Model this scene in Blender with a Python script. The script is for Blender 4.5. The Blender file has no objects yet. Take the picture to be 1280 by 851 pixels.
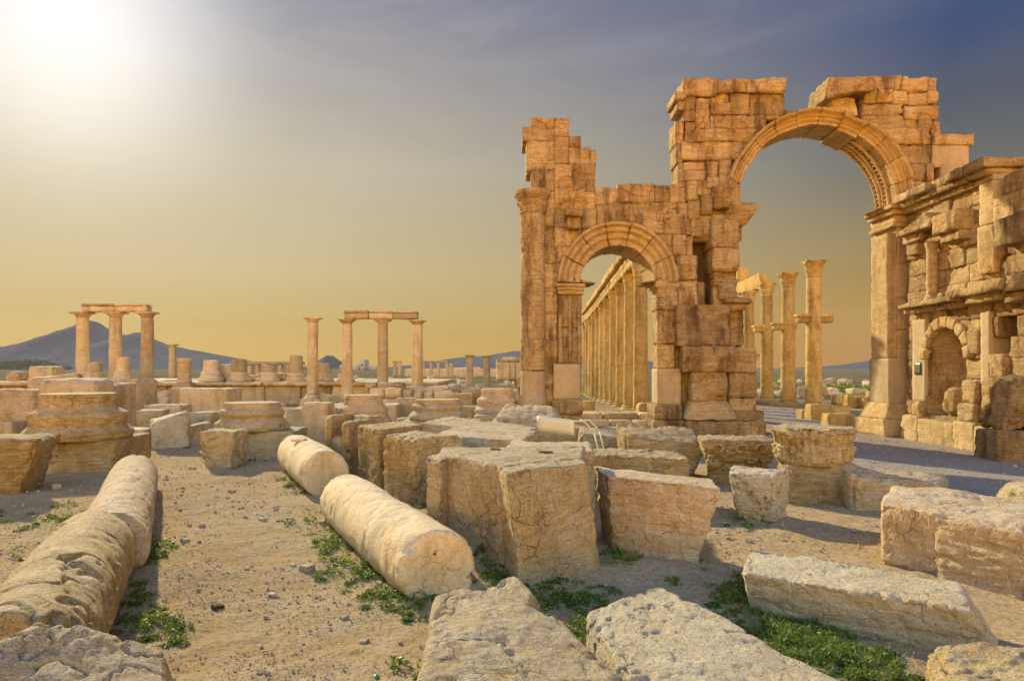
import bpy, math, random
import numpy as np
from mathutils import Vector

# ------------------------------------------------------------------ camera, sky, sun
F, H, HY = 900.0, 1.75, 458.0          # focal length in photo pixels, eye height, horizon row
SC = bpy.context.scene
cam = bpy.data.cameras.new('camera')
cam.sensor_width = 36.0
cam.lens = 36.0 * F / 1280.0
cam.shift_y = (HY - 425.5) / 1280.0
cam.clip_start = 0.05
cam.clip_end = 8000
co = bpy.data.objects.new('camera', cam)
SC.collection.objects.link(co)
co.location = (0, 0, H)
co.rotation_euler = (math.radians(90), 0, 0)
SC.camera = co
SC.view_settings.view_transform = 'Standard'
SC.view_settings.look = 'None'
SC.view_settings.gamma = 1.0
SC.view_settings.exposure = 0.95

SUN_AZ = math.radians(-32.0)           # measured from +Y, negative = left
SUN_EL = math.radians(23.0)
SD = Vector((math.sin(SUN_AZ) * math.cos(SUN_EL), math.cos(SUN_AZ) * math.cos(SUN_EL), math.sin(SUN_EL)))
sl = bpy.data.lights.new('sun', 'SUN')
sl.energy = 4.5
sl.angle = math.radians(1.2)
sl.color = (1.0, 0.85, 0.54)
so = bpy.data.objects.new('sun', sl)
SC.collection.objects.link(so)
so.rotation_euler = SD.to_track_quat('Z', 'Y').to_euler()

world = bpy.data.worlds.new('World')
SC.world = world
world.use_nodes = True
NT = world.node_tree
for n in list(NT.nodes):
    NT.nodes.remove(n)
def N(nt, t, **kw):
    n = nt.nodes.new(t)
    for k, v in kw.items():
        if k.startswith('i_'):
            n.inputs[k[2:].replace('_', ' ')].default_value = v
        elif k[0] == 'I' and k[1:].isdigit():
            n.inputs[int(k[1:])].default_value = v
        else:
            setattr(n, k, v)
    return n
def M(nt, op, a, b=None, c=None, clamp=False):
    n = nt.nodes.new('ShaderNodeMath'); n.operation = op; n.use_clamp = clamp
    for i, v in enumerate((a, b, c)):
        if v is None: continue
        if isinstance(v, (int, float)): n.inputs[i].default_value = v
        else: nt.links.new(v, n.inputs[i])
    return n.outputs[0]
def MIX(nt, fac, a, b, mode='MIX'):
    n = nt.nodes.new('ShaderNodeMix'); n.data_type = 'RGBA'; n.blend_type = mode
    for s, v in ((n.inputs[0], fac), (n.inputs[6], a), (n.inputs[7], b)):
        if isinstance(v, (int, float)): s.default_value = v
        elif isinstance(v, (tuple, list)): s.default_value = (v[0], v[1], v[2], 1)
        else: nt.links.new(v, s)
    return n.outputs[2]
def RAMP(nt, fac, stops, interp='LINEAR'):
    n = nt.nodes.new('ShaderNodeValToRGB'); cr = n.color_ramp; cr.interpolation = interp
    while len(cr.elements) < len(stops): cr.elements.new(0.5)
    for e, (p, c) in zip(cr.elements, stops):
        e.position = p; e.color = (c, c, c, 1) if isinstance(c, (int, float)) else (c[0], c[1], c[2], 1)
    nt.links.new(fac, n.inputs[0])
    return n.outputs[0]
def srgb(r, g, b):
    f = lambda v: (v / 255 / 12.92) if v / 255 <= 0.04045 else ((v / 255 + 0.055) / 1.055) ** 2.4
    return (f(r), f(g), f(b))

tc = N(NT, 'ShaderNodeTexCoord')
nrm = N(NT, 'ShaderNodeVectorMath', operation='NORMALIZE')
NT.links.new(tc.outputs['Generated'], nrm.inputs[0])
sep = N(NT, 'ShaderNodeSeparateXYZ')
NT.links.new(nrm.outputs[0], sep.inputs[0])
dots = N(NT, 'ShaderNodeVectorMath', operation='DOT_PRODUCT', I1=tuple(SD))
NT.links.new(nrm.outputs[0], dots.inputs[0])
el = M(NT, 'MAXIMUM', sep.outputs[2], 0.0)
# dusty band: near the horizon amber, blue overhead
left = RAMP(NT, el, [(0.0, (.46, .265, .01)), (0.06, (.39, .25, .025)), (0.12, (.44, .335, .15)), (0.26, (.40, .355, .25)),
                     (0.36, (.27, .255, .245)), (0.46, (.165, .175, .24)), (1.0, (.07, .11, .28))])
right = RAMP(NT, el, [(0.0, (.36, .15, .0)), (0.08, (.31, .165, .001)), (0.15, (.235, .165, .055)), (0.24, (.09, .095, .09)),
                      (0.31, (.05, .065, .10)), (0.38, (.015, .045, .14)), (1.0, (.025, .05, .16))])
side = M(NT, 'MULTIPLY_ADD', dots.outputs['Value'], -2.4, 2.26, clamp=True)
base = MIX(NT, side, left, right)
# thin cirrus streaks
mp = N(NT, 'ShaderNodeMapping', vector_type='POINT')
mp.inputs['Rotation'].default_value = (0.2, 0.5, 0.3)
mp.inputs['Scale'].default_value = (1.4, 1.4, 4.2)
NT.links.new(nrm.outputs[0], mp.inputs[0])
cn = N(NT, 'ShaderNodeTexNoise', i_Scale=2.6, i_Detail=7.0, i_Roughness=0.62, i_Distortion=0.6)
NT.links.new(mp.outputs[0], cn.inputs['Vector'])
cir = RAMP(NT, cn.outputs[0], [(0.42, 0.0), (0.72, 1.0)])
cirf = M(NT, 'MULTIPLY', cir, RAMP(NT, el, [(0.12, 0.0), (0.4, 0.34)]))
cirf = M(NT, 'MULTIPLY', cirf, M(NT, 'MULTIPLY_ADD', side, -0.85, 1.0))
base = MIX(NT, cirf, base, (.46, .42, .40))
# bright haze round the sun
d0 = M(NT, 'MAXIMUM', dots.outputs['Value'], 0.0)
g1 = M(NT, 'MULTIPLY', M(NT, 'POWER', d0, 95.0), 0.54)
g2 = M(NT, 'MULTIPLY', M(NT, 'POWER', d0, 22.0), 0.05)
gl = M(NT, 'ADD', g1, g2)
glc = N(NT, 'ShaderNodeVectorMath', operation='SCALE', I0=(1.0, 0.98, 0.95))
NT.links.new(gl, glc.inputs['Scale'])
addg = N(NT, 'ShaderNodeVectorMath', operation='ADD')
NT.links.new(base, addg.inputs[0]); NT.links.new(glc.outputs[0], addg.inputs[1])
BACK_FILL = 11.8
# sky behind the camera boosted and warmed, added fill for camera-facing stone
back = RAMP(NT, M(NT, 'MULTIPLY_ADD', sep.outputs[1], -0.5, 0.5), [(0.50, 0.0), (0.85, 1.0)])
bst = M(NT, 'MULTIPLY_ADD', back, BACK_FILL, 0.62)
warm = MIX(NT, back, (1, 1, 1), (1.0, 0.875, 0.48))
addg2 = MIX(NT, 1.0, addg.outputs[0], warm, 'MULTIPLY')
bg1 = N(NT, 'ShaderNodeBackground')
NT.links.new(bst, bg1.inputs['Strength'])
NT.links.new(addg2, bg1.inputs[0])
sky = N(NT, 'ShaderNodeTexSky', sky_type='NISHITA', sun_disc=False)
sky.sun_elevation = SUN_EL
sky.sun_rotation = SUN_AZ
sky.air_density = 1.0; sky.dust_density = 1.0; sky.ozone_density = 1.0
bg2 = N(NT, 'ShaderNodeBackground', i_Strength=0.0015)
NT.links.new(sky.outputs[0], bg2.inputs[0])
adds = N(NT, 'ShaderNodeAddShader')
NT.links.new(bg1.outputs[0], adds.inputs[0]); NT.links.new(bg2.outputs[0], adds.inputs[1])
wo = N(NT, 'ShaderNodeOutputWorld')
NT.links.new(adds.outputs[0], wo.inputs[0])

# ------------------------------------------------------------------ noise and mesh tools
RNG = random.Random(11)
def _hash(ix, iy, iz, seed):
    h = (ix * 374761393 + iy * 668265263 + iz * 2147483647 + seed * 974634777) & 0xffffffff
    h = ((h ^ (h >> 13)) * 1274126177) & 0xffffffff
    h = ((h ^ (h >> 16)) * 2246822519) & 0xffffffff
    return ((h ^ (h >> 15)) & 0xffff) / 32767.5 - 1.0
def noise3(p, seed=0):
    i = np.floor(p).astype(np.int64); f = p - i
    u = f * f * f * (f * (f * 6 - 15) + 10)
    x, y, z = i[:, 0], i[:, 1], i[:, 2]
    r = 0
    for dx in (0, 1):
        wx = u[:, 0] if dx else 1 - u[:, 0]
        for dy in (0, 1):
            wy = u[:, 1] if dy else 1 - u[:, 1]
            for dz in (0, 1):
                wz = u[:, 2] if dz else 1 - u[:, 2]
                r = r + _hash(x + dx, y + dy, z + dz, seed) * wx * wy * wz
    return r
def fbm(p, octs=4, seed=0, gain=0.5, lac=2.03):
    a, s, t = 1.0, 0, 0
    q = p.copy()
    for o in range(octs):
        s = s + a * noise3(q, seed + o * 17); t += a
        a *= gain; q = q * lac + 3.7
    return s / t
def sstep(a, b, x):
    t = np.clip((x - a) / (b - a), 0, 1); return t * t * (3 - 2 * t)

_top = {}
def cube_grid(nx, ny, nz):
    key = (nx, ny, nz)
    if key in _top: return _top[key]
    faces, pts = [], []
    def add(fn, na, nb, flip):
        k = len(pts) and sum(len(q) for q in pts) or 0
        a, b = np.meshgrid(np.arange(na + 1), np.arange(nb + 1), indexing='ij')
        pts.append(fn(a.ravel(), b.ravel()))
        idx = np.arange((na + 1) * (nb + 1)).reshape(na + 1, nb + 1) + k
        q = np.stack([idx[:-1, :-1], idx[1:, :-1], idx[1:, 1:], idx[:-1, 1:]], -1).reshape(-1, 4)
        faces.append(q[:, ::-1] if flip else q)
    c = lambda v, a: np.full_like(a, v)
    add(lambda a, b: np.stack([a, b, c(nz, a)], -1), nx, ny, False)
    add(lambda a, b: np.stack([a, b, c(0, a)], -1), nx, ny, True)
    add(lambda a, b: np.stack([a, c(0, a), b], -1), nx, nz, False)
    add(lambda a, b: np.stack([a, c(ny, a), b], -1), nx, nz, True)
    add(lambda a, b: np.stack([c(0, a), a, b], -1), ny, nz, True)
    add(lambda a, b: np.stack([c(nx, a), a, b], -1), ny, nz, False)
    P = np.concatenate(pts); Q = np.concatenate(faces)
    k = P[:, 0] * 1000003 + P[:, 1] * 1009 + P[:, 2]
    _, first, inv = np.unique(k, return_index=True, return_inverse=True)
    P = P[first]; Q = inv.ravel()[Q]
    P = P / np.array([nx, ny, nz]) * 2.0 - 1.0
    _top[key] = (P, Q)
    return _top[key]

class MB:
    """collects pieces of ONE mesh"""
    def __init__(s): s.v, s.q, s.t, s.n = [], [], [], 0
    def raw(s, P, Q, tint=0.0):
        s.v.append(P); s.q.append(Q + s.n); s.t.append(np.full(len(P), tint) if np.isscalar(tint) else tint); s.n += len(P)
    def block(s, dims, fm, ds=0.1, r=0.03, amp=0.02, nsc=0.5, er=0.05, strata=0.0, pit=0.0, seed=None, tint=None, crack=0.0, maxn=90):
        rs = RNG.randrange(1 << 20) if seed is None else seed
        d = np.array(dims, float); h = d / 2
        n = [int(min(maxn, max(2, round(x / ds)))) for x in d]
        U, Q = cube_grid(*n)
        p = U * h
        r = min(r, h.min() * 0.95)
        inner = np.clip(p, -(h - r), h - r)
        dd = p - inner
        ln = np.linalg.norm(dd, axis=1, keepdims=True); nn = dd / np.maximum(ln, 1e-9)
        a = np.sort(h - np.abs(p), axis=1); de = a[:, 1]
        p = inner + r * nn
        off = np.array([rs % 97, rs % 89, rs % 83]) * 1.37
        q = p / nsc + off
        disp = amp * (0.75 * fbm(q, 5, rs % 999) + 0.45 * (0.35 - np.abs(fbm(q * 2.3, 4, rs % 911))))
        if strata:
            sq = p.copy(); sq[:, 2] *= 6.0
            sn = fbm(sq / max(nsc, .2) + off, 3, rs % 777)
            disp += strata * (sn - 0.6 * np.abs(sn))
        if pit:
            pn = fbm(p / (nsc * 0.17) + off, 4, rs % 555, 0.6)
            disp -= pit * sstep(0.15, 0.55, pn)
        disp += 0.22 * amp * fbm(p / (nsc * 0.16) + off, 3, rs % 611)
        if crack:
            cn_ = np.abs(fbm(p / (nsc * 0.9) + off * 1.3, 4, rs % 333))
            disp -= crack * (1 - sstep(0.0, 0.03, cn_))
        if er:
            en = fbm(p / max(0.07, nsc * 0.38) + off, 4, rs % 444)
            disp -= er * np.exp(-de / (er * 1.1)) * (0.12 + 1.1 * sstep(-0.02, 0.4, en))
        p = p + nn * disp[:, None]
        s.raw(fm(p, h), Q, RNG.uniform(-1, 1) if tint is None else tint)
    def hexa(s, c, **kw):
        """c = 8 corners: bottom FL FR BR BL then top FL FR BR BL"""
        c = np.array(c, float)
        lx = (np.linalg.norm(c[1] - c[0]) + np.linalg.norm(c[2] - c[3]) + np.linalg.norm(c[5] - c[4]) + np.linalg.norm(c[6] - c[7])) / 4
        ly = (np.linalg.norm(c[3] - c[0]) + np.linalg.norm(c[2] - c[1]) + np.linalg.norm(c[7] - c[4]) + np.linalg.norm(c[6] - c[5])) / 4
        lz = sum(np.linalg.norm(c[i + 4] - c[i]) for i in range(4)) / 4
        post = kw.pop('post', None)
        def fm(p, h):
            u = (p / h + 1) / 2; x, y, z = u[:, :1], u[:, 1:2], u[:, 2:]
            b = (c[0] * (1 - x) + c[1] * x) * (1 - y) + (c[3] * (1 - x) + c[2] * x) * y
            t = (c[4] * (1 - x) + c[5] * x) * (1 - y) + (c[7] * (1 - x) + c[6] * x) * y
            w = b * (1 - z) + t * z
            return post(w) if post else w
        s.block((lx, ly, lz), fm, **kw)
    def box(s, x0, x1, y0, y1, z0, z1, **kw):
        s.hexa([(x0, y0, z0), (x1, y0, z0), (x1, y1, z0), (x0, y1, z0), (x0, y0, z1), (x1, y0, z1), (x1, y1, z1), (x0, y1, z1)], **kw)
    def lathe(s, prof, base=(0, 0, 0), axis=(0, 0, 1), seg=32, ds=0.12, amp=0.01, nsc=0.3, mod=None, endn=0.0, pit=0.0, crack=0.0, strata=0.0, tint=None, flat=None, seed=None, chip=0.0):
        rs = RNG.randrange(1 << 20) if seed is None else seed
        pr = [prof[0]]
        for a, b in zip(prof[:-1], prof[1:]):
            L = math.hypot(b[0] - a[0], b[1] - a[1]); k = max(1, int(math.ceil(L / ds)))
            for i in range(1, k + 1): pr.append((a[0] + (b[0] - a[0]) * i / k, a[1] + (b[1] - a[1]) * i / k))
        pr = np.array(pr); m = len(pr)
        th = np.arange(seg) / seg * 2 * np.pi
        R = np.repeat(pr[:, 0], seg); Z = np.repeat(pr[:, 1], seg); T = np.tile(th, m)
        L0, L1 = pr[:, 1].min(), pr[:, 1].max()
        off = np.array([rs % 97, rs % 89, rs % 83]) * 1.37
        P0 = np.stack([R * np.cos(T), R * np.sin(T), Z], -1)
        nz_ = fbm(P0 / nsc + off, 4, rs % 999)
        dr = amp * nz_
        if pit: dr -= pit * sstep(0.1, 0.5, fbm(P0 / (nsc * .4) + off, 3, rs % 555))
        if crack: dr -= crack * (1 - sstep(0.0, 0.05, np.abs(fbm(P0 / (nsc * 1.2) + off * 1.3, 4, rs % 333))))
        if strata: dr += strata * fbm(P0 * np.array([1, 1, 7.]) / nsc + off, 3, rs % 222)
        if chip:
            ed = np.minimum(Z - L0, L1 - Z); cn2 = fbm(P0 / .16 + off, 4, rs % 199)
            dr = dr - chip * np.exp(-ed / (chip * 1.2)) * (0.1 + 1.3 * sstep(.02, .4, cn2))
        if mod is not None: dr = dr + mod(T, Z, R)
        rr = np.maximum(R + dr * np.minimum(1, R / 0.08), 0)
        Zn = Z.copy()
        if endn:
            e0 = np.exp(-(Z - L0) / 0.08); e1 = np.exp(-(L1 - Z) / 0.08)
            en = fbm(np.stack([P0[:, 0], P0[:, 1], Z * 0], -1) / (nsc * 1.1) + off, 4, rs % 111)
            Zn = Z + endn * en * np.maximum(e0, e1)
        x = rr * np.cos(T); y = rr * np.sin(T)
        if flat is not None: y = np.maximum(y, -flat)
        w = Vector(axis).normalized()
        u = Vector((0, 0, 1)).cross(w) if abs(w.z) < 0.95 else Vector((1, 0, 0))
        u.normalize(); v = w.cross(u)
        P = np.array(base) + np.outer(x, u) + np.outer(y, v) + np.outer(Zn, w)
        i = np.arange(m - 1)[:, None]; j = np.arange(seg)[None, :]; jn = (j + 1) % seg
        Q = np.stack([i * seg + j, i * seg + jn, (i + 1) * seg + jn, (i + 1) * seg + j], -1).reshape(-1, 4)
        s.raw(P, Q, RNG.uniform(-1, 1) if tint is None else tint)
    def build(s, name, mat, parent=None, origin=None, smooth=True):
        P = np.concatenate(s.v); Q = np.concatenate(s.q).astype(np.int32); T = np.concatenate(s.t)
        if parent is not None: o0 = np.array(parent_loc(parent))
        elif origin is None: o0 = np.array([(P[:, 0].min() + P[:, 0].max()) / 2, (P[:, 1].min() + P[:, 1].max()) / 2, P[:, 2].min()])
        else: o0 = np.array(origin)
        me = bpy.data.meshes.new(name)
        me.vertices.add(len(P)); me.vertices.foreach_set('co', (P - o0).astype(np.float32).ravel())
        me.loops.add(Q.size); me.loops.foreach_set('vertex_index', Q.ravel())
        me.polygons.add(len(Q)); me.polygons.foreach_set('loop_start', np.arange(0, Q.size, 4, dtype=np.int32))
        me.polygons.foreach_set('loop_total', np.full(len(Q), 4, np.int32))
        me.polygons.foreach_set('use_smooth', np.full(len(Q), smooth))
        at = me.attributes.new('tint', 'FLOAT', 'POINT'); at.data.foreach_set('value', T.astype(np.float32))
        me.update(calc_edges=True); me.validate()
        me.materials.append(mat)
        ob = bpy.data.objects.new(name, me); SC.collection.objects.link(ob)
        if parent is not None: ob.parent = parent
        else: ob.location = o0
        return ob
def parent_loc(o):
    v = Vector((0, 0, 0))
    while o is not None: v = v + Vector(o.location); o = o.parent
    return v
def tag(o, label=None, cat=None, group=None, kind=None):
    if label: o['label'] = label
    if cat: o['category'] = cat
    if group: o['group'] = group
    if kind: o['kind'] = kind
    return o
def thing(name, loc, label, cat, group=None):
    o = bpy.data.objects.new(name, None); o.empty_display_size = 0.2
    SC.collection.objects.link(o); o.location = loc
    return tag(o, label, cat, group)
def copy_tree(o, loc, label=None, rz=0, sc=(1, 1, 1)):
    c = o.copy(); SC.collection.objects.link(c); c.location = loc; c.rotation_euler = (0, 0, rz); c.scale = sc
    if label: c['label'] = label
    for ch in list(o.children):
        d = ch.copy(); SC.collection.objects.link(d); d.parent = c
        for g in list(ch.children):
            e = g.copy(); SC.collection.objects.link(e); e.parent = d
    return c
def WX(px, Y): return (px - 640.0) / F * Y
def WZ(py, Y): return H + (HY - py) / F * Y

# ------------------------------------------------------------------ materials
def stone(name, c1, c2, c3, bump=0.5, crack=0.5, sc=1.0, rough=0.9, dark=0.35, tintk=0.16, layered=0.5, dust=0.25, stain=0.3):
    m = bpy.data.materials.new(name); m.use_nodes = True; nt = m.node_tree
    bs = nt.nodes['Principled BSDF']; bs.inputs['Roughness'].default_value = rough
    bs.inputs['Specular IOR Level'].default_value = 0.15
    geo = N(nt, 'ShaderNodeNewGeometry'); pos = geo.outputs['Position']
    n1 = N(nt, 'ShaderNodeTexNoise', i_Scale=1.3 * sc, i_Detail=6.0, i_Roughness=0.6); nt.links.new(pos, n1.inputs['Vector'])
    n2 = N(nt, 'ShaderNodeTexNoise', i_Scale=6.0 * sc, i_Detail=8.0, i_Roughness=0.65); nt.links.new(pos, n2.inputs['Vector'])
    n3 = N(nt, 'ShaderNodeTexNoise', i_Scale=38.0 * sc, i_Detail=6.0, i_Roughness=0.7); nt.links.new(pos, n3.inputs['Vector'])
    mp = N(nt, 'ShaderNodeMapping'); mp.inputs['Scale'].default_value = (1, 1, 7); nt.links.new(pos, mp.inputs[0])
    ly = N(nt, 'ShaderNodeTexNoise', i_Scale=3.2 * sc, i_Detail=7.0, i_Roughness=0.65, i_Distortion=0.4); nt.links.new(mp.outputs[0], ly.inputs['Vector'])
    # warped coordinates for cracks
    wn = N(nt, 'ShaderNodeTexNoise', i_Scale=4.0 * sc, i_Detail=4.0); nt.links.new(pos, wn.inputs['Vector'])
    wv = N(nt, 'ShaderNodeVectorMath', operation='MULTIPLY_ADD', I1=(0.34 / sc,) * 3); nt.links.new(wn.outputs['Color'], wv.inputs[0]); nt.links.new(pos, wv.inputs[2])
    vo = N(nt, 'ShaderNodeTexVoronoi', feature='DISTANCE_TO_EDGE', i_Scale=2.6 * sc); nt.links.new(wv.outputs[0], vo.inputs['Vector'])
    ck = RAMP(nt, vo.outputs[0], [(0.0, 1.0), (0.028, 0.0)])
    gate = RAMP(nt, n1.outputs[0], [(0.47, 0.0), (0.60, 1.0)])
    ck = M(nt, 'MULTIPLY', ck, gate)
    vo2 = N(nt, 'ShaderNodeTexVoronoi', feature='DISTANCE_TO_EDGE', i_Scale=8.0 * sc); nt.links.new(wv.outputs[0], vo2.inputs['Vector'])
    ck2 = M(nt, 'MULTIPLY', RAMP(nt, vo2.outputs[0], [(0.0, 1.0), (0.05, 0.0)]), RAMP(nt, n2.outputs[0], [(0.5, 0.0), (0.62, 1.0)]))
    ckt = M(nt, 'MULTIPLY', M(nt, 'MAXIMUM', ck, M(nt, 'MULTIPLY', ck2, 0.6)), crack)
    pits = RAMP(nt, n3.outputs[0], [(0.30, 1.0), (0.42, 0.0)])
    col = MIX(nt, RAMP(nt, n1.outputs[0], [(0.38, 0.0), (0.62, 1.0)]), c1, c2)
    col = MIX(nt, M(nt, 'MULTIPLY', RAMP(nt, n2.outputs[0], [(0.46, 0.0), (0.70, 1.0)]), 0.75), col, c3)
    col = MIX(nt, M(nt, 'MULTIPLY', RAMP(nt, ly.outputs[0], [(0.44, 0.0), (0.60, 1.0)]), layered * 0.6), col, tuple(v * 0.62 for v in c2))
    col = MIX(nt, M(nt, 'MULTIPLY', pits, dark), col, tuple(v * 0.38 for v in c2))
    col = MIX(nt, M(nt, 'MULTIPLY', ckt, 0.75), col, tuple(v * 0.25 for v in c2))
    smp = N(nt, 'ShaderNodeMapping'); smp.inputs['Scale'].default_value = (1, 1, .22); nt.links.new(pos, smp.inputs[0])
    sn = N(nt, 'ShaderNodeTexNoise', i_Scale=2.4 * sc, i_Detail=8.0, i_Roughness=0.68); nt.links.new(smp.outputs[0], sn.inputs['Vector'])
    col = MIX(nt, M(nt, 'MULTIPLY', RAMP(nt, sn.outputs[0], [(0.50, 0.0), (0.64, 1.0)]), stain), col, tuple(v * k for v, k in zip(c2, (.42, .40, .42))))
    # pale dust and lichen settled on upward faces, patchy; sunlit paleness painted in too
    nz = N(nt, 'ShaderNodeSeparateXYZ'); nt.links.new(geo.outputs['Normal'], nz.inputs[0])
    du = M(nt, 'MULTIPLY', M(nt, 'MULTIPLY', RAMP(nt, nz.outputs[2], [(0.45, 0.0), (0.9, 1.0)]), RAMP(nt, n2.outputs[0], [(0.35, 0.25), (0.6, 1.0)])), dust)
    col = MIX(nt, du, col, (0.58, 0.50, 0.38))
    at = N(nt, 'ShaderNodeAttribute', attribute_name='tint')
    tv = M(nt, 'MULTIPLY_ADD', at.outputs['Fac'], tintk, 1.0)
    tn = M(nt, 'MULTIPLY', tv, M(nt, 'MULTIPLY_ADD', n3.outputs[0], 0.9, 0.55))
    tvv = N(nt, 'ShaderNodeVectorMath', operation='SCALE'); nt.links.new(col, tvv.inputs[0]); nt.links.new(tn, tvv.inputs['Scale'])
    nt.links.new(tvv.outputs[0], bs.inputs['Base Color'])
    hgt = M(nt, 'ADD', M(nt, 'MULTIPLY', n2.outputs[0], 0.9), M(nt, 'MULTIPLY', n3.outputs[0], 0.55))
    hgt = M(nt, 'ADD', hgt, M(nt, 'MULTIPLY', ly.outputs[0], layered))
    hgt = M(nt, 'SUBTRACT', hgt, M(nt, 'MULTIPLY', ckt, 0.8))
    hgt = M(nt, 'SUBTRACT', hgt, M(nt, 'MULTIPLY', pits, 0.25))
    bp = N(nt, 'ShaderNodeBump', i_Strength=bump, i_Distance=0.12 / sc)
    nt.links.new(hgt, bp.inputs['Height']); nt.links.new(bp.outputs[0], bs.inputs['Normal'])
    return m
m_arch = stone('arch_limestone', (.53, .385, .185), (.42, .255, .095), (.61, .49, .29), bump=0.75, crack=0.85, sc=0.9, dark=0.7, tintk=0.26, dust=0.12, layered=0.8, stain=1.0)
m_ring = stone('carved_limestone', (.49, .355, .175), (.40, .26, .10), (.57, .45, .255), bump=0.5, crack=0.5, sc=1.0, dark=0.4, tintk=0.12, dust=0.1)
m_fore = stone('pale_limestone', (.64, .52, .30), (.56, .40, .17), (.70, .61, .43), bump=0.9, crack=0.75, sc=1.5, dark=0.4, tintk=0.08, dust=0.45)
m_gold = stone('golden_limestone', (.59, .445, .215), (.48, .315, .105), (.66, .54, .32), bump=0.85, crack=0.8, sc=1.5, dark=0.45, tintk=0.1, dust=0.35, layered=0.9)
m_rosy = stone('rosy_limestone', (.60, .465, .285), (.51, .35, .175), (.66, .56, .40), bump=0.7, crack=0.6, sc=1.4, dark=0.35, tintk=0.1, dust=0.3)
m_shaft = stone('column_limestone', (.64, .51, .30), (.58, .42, .205), (.68, .58, .39), bump=0.4, crack=0.6, sc=1.3, dark=0.3, tintk=0.06, dust=0.3, layered=0.15)
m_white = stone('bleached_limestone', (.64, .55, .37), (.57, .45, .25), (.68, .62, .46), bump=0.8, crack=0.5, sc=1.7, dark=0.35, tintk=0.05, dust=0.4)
m_new = stone('restored_smooth_stone', (.38, .295, .175), (.34, .25, .135), (.42, .335, .21), bump=0.12, crack=0.1, sc=0.8, dark=0.08, tintk=0.08, layered=0.05, dust=0.1)
m_far = stone('distant_limestone', (.58, .45, .26), (.50, .345, .16), (.64, .54, .36), bump=0.5, crack=0.4, sc=0.8, dark=0.4, tintk=0.3, dust=0.15, stain=.5)
m_col = stone('colonnade_limestone', (.60, .42, .15), (.52, .32, .075), (.66, .52, .24), bump=0.7, crack=0.6, sc=0.9, dark=0.5, tintk=0.22, stain=.6, dust=0.1)
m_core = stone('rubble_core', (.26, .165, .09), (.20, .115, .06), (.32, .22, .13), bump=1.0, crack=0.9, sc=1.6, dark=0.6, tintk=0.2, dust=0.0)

def plain(name, c, rough=0.7, nsc=8.0, var=0.25, metal=0.0):
    m = bpy.data.materials.new(name); m.use_nodes = True; nt = m.node_tree
    bs = nt.nodes['Principled BSDF']; bs.inputs['Roughness'].default_value = rough; bs.inputs['Metallic'].default_value = metal
    geo = N(nt, 'ShaderNodeNewGeometry')
    n = N(nt, 'ShaderNodeTexNoise', i_Scale=nsc, i_Detail=5.0); nt.links.new(geo.outputs['Position'], n.inputs['Vector'])
    col = MIX(nt, n.outputs[0], tuple(v * (1 - var) for v in c), tuple(min(1, v * (1 + var)) for v in c))
    nt.links.new(col, bs.inputs['Base Color'])
    return m
def leafmat(name, a, b, sc):
    m = bpy.data.materials.new(name); m.use_nodes = True; nt = m.node_tree
    bs = nt.nodes['Principled BSDF']; bs.inputs['Roughness'].default_value = 0.6
    at = N(nt, 'ShaderNodeAttribute', attribute_name='tint')
    col = MIX(nt, M(nt, 'MULTIPLY_ADD', at.outputs['Fac'], 0.5, 0.5), a, b)
    nt.links.new(col, bs.inputs['Base Color'])
    tr = N(nt, 'ShaderNodeBsdfTranslucent'); nt.links.new(col, tr.inputs[0])
    mx = N(nt, 'ShaderNodeMixShader', I0=0.35)
    nt.links.new(bs.outputs[0], mx.inputs[1]); nt.links.new(tr.outputs[0], mx.inputs[2])
    nt.links.new(mx.outputs[0], nt.nodes['Material Output'].inputs[0])
    return m
m_leaf = leafmat('weed_leaf', (.05, .11, .008), (.20, .25, .03), 1)
m_cream = plain('cream_painted_metal', (.62, .58, .40), 0.5, 3, 0.05)
m_dark = plain('dark_bronze', (.045, .035, .025), 0.45, 9, 0.3)
m_green = plain('green_plastic', (.01, .22, .10), 0.35, 3, 0.1)
m_yel = plain('yellow_petals', (.75, .52, .02), 0.6, 3, 0.1)
m_conc = plain('town_concrete', (.42, .38, .34), 0.8, 0.3, 0.15)
m_wood = plain('dark_tree_foliage', (.045, .075, .025), 0.9, 0.6, 0.5)

# ------------------------------------------------------------------ terrain
def gz(x, y):
    x = np.asarray(x, float); y = np.asarray(y, float)
    z = -0.5 * sstep(26, 55, y)
    p = np.stack([x.ravel(), y.ravel(), np.zeros(x.size)], -1)
    near = 1 - sstep(30, 60, y)
    z = z + near * 0.055 * fbm(p / 2.6, 3, 5).reshape(x.shape)
    z = z + (1 - sstep(12, 25, y)) * 0.018 * fbm(p / 0.35, 4, 8).reshape(x.shape)
    def mound(cx, cy, rx, ry, h): return h * np.exp(-((x - cx) / rx) ** 2 - ((y - cy) / ry) ** 2)
    z = z + mound(-0.35, 6.5, .5, .45, .16) + mound(-1.0, 8.2, .5, .7, .12) + mound(1.2, 6.3, .5, .3, .08)
    z = z + mound(1.6, 4.4, .9, .7, .05) + mound(-3.2, 6.5, .5, 2.2, .05) - mound(-1.6, 5.0, .8, 4, .04) - .03 * near
    # rubbly rise behind the front row of stones and the step platform inside the arch
    z = z + 0.45 * sstep(19.2, 20.5, y) * (1 - sstep(21, 29, y)) * sstep(1.0, 1.8, x) * (1 - sstep(4.2, 5.2, x))
    return z
def gz1(x, y): return float(gz(np.array([x]), np.array([y]))[0])

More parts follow.
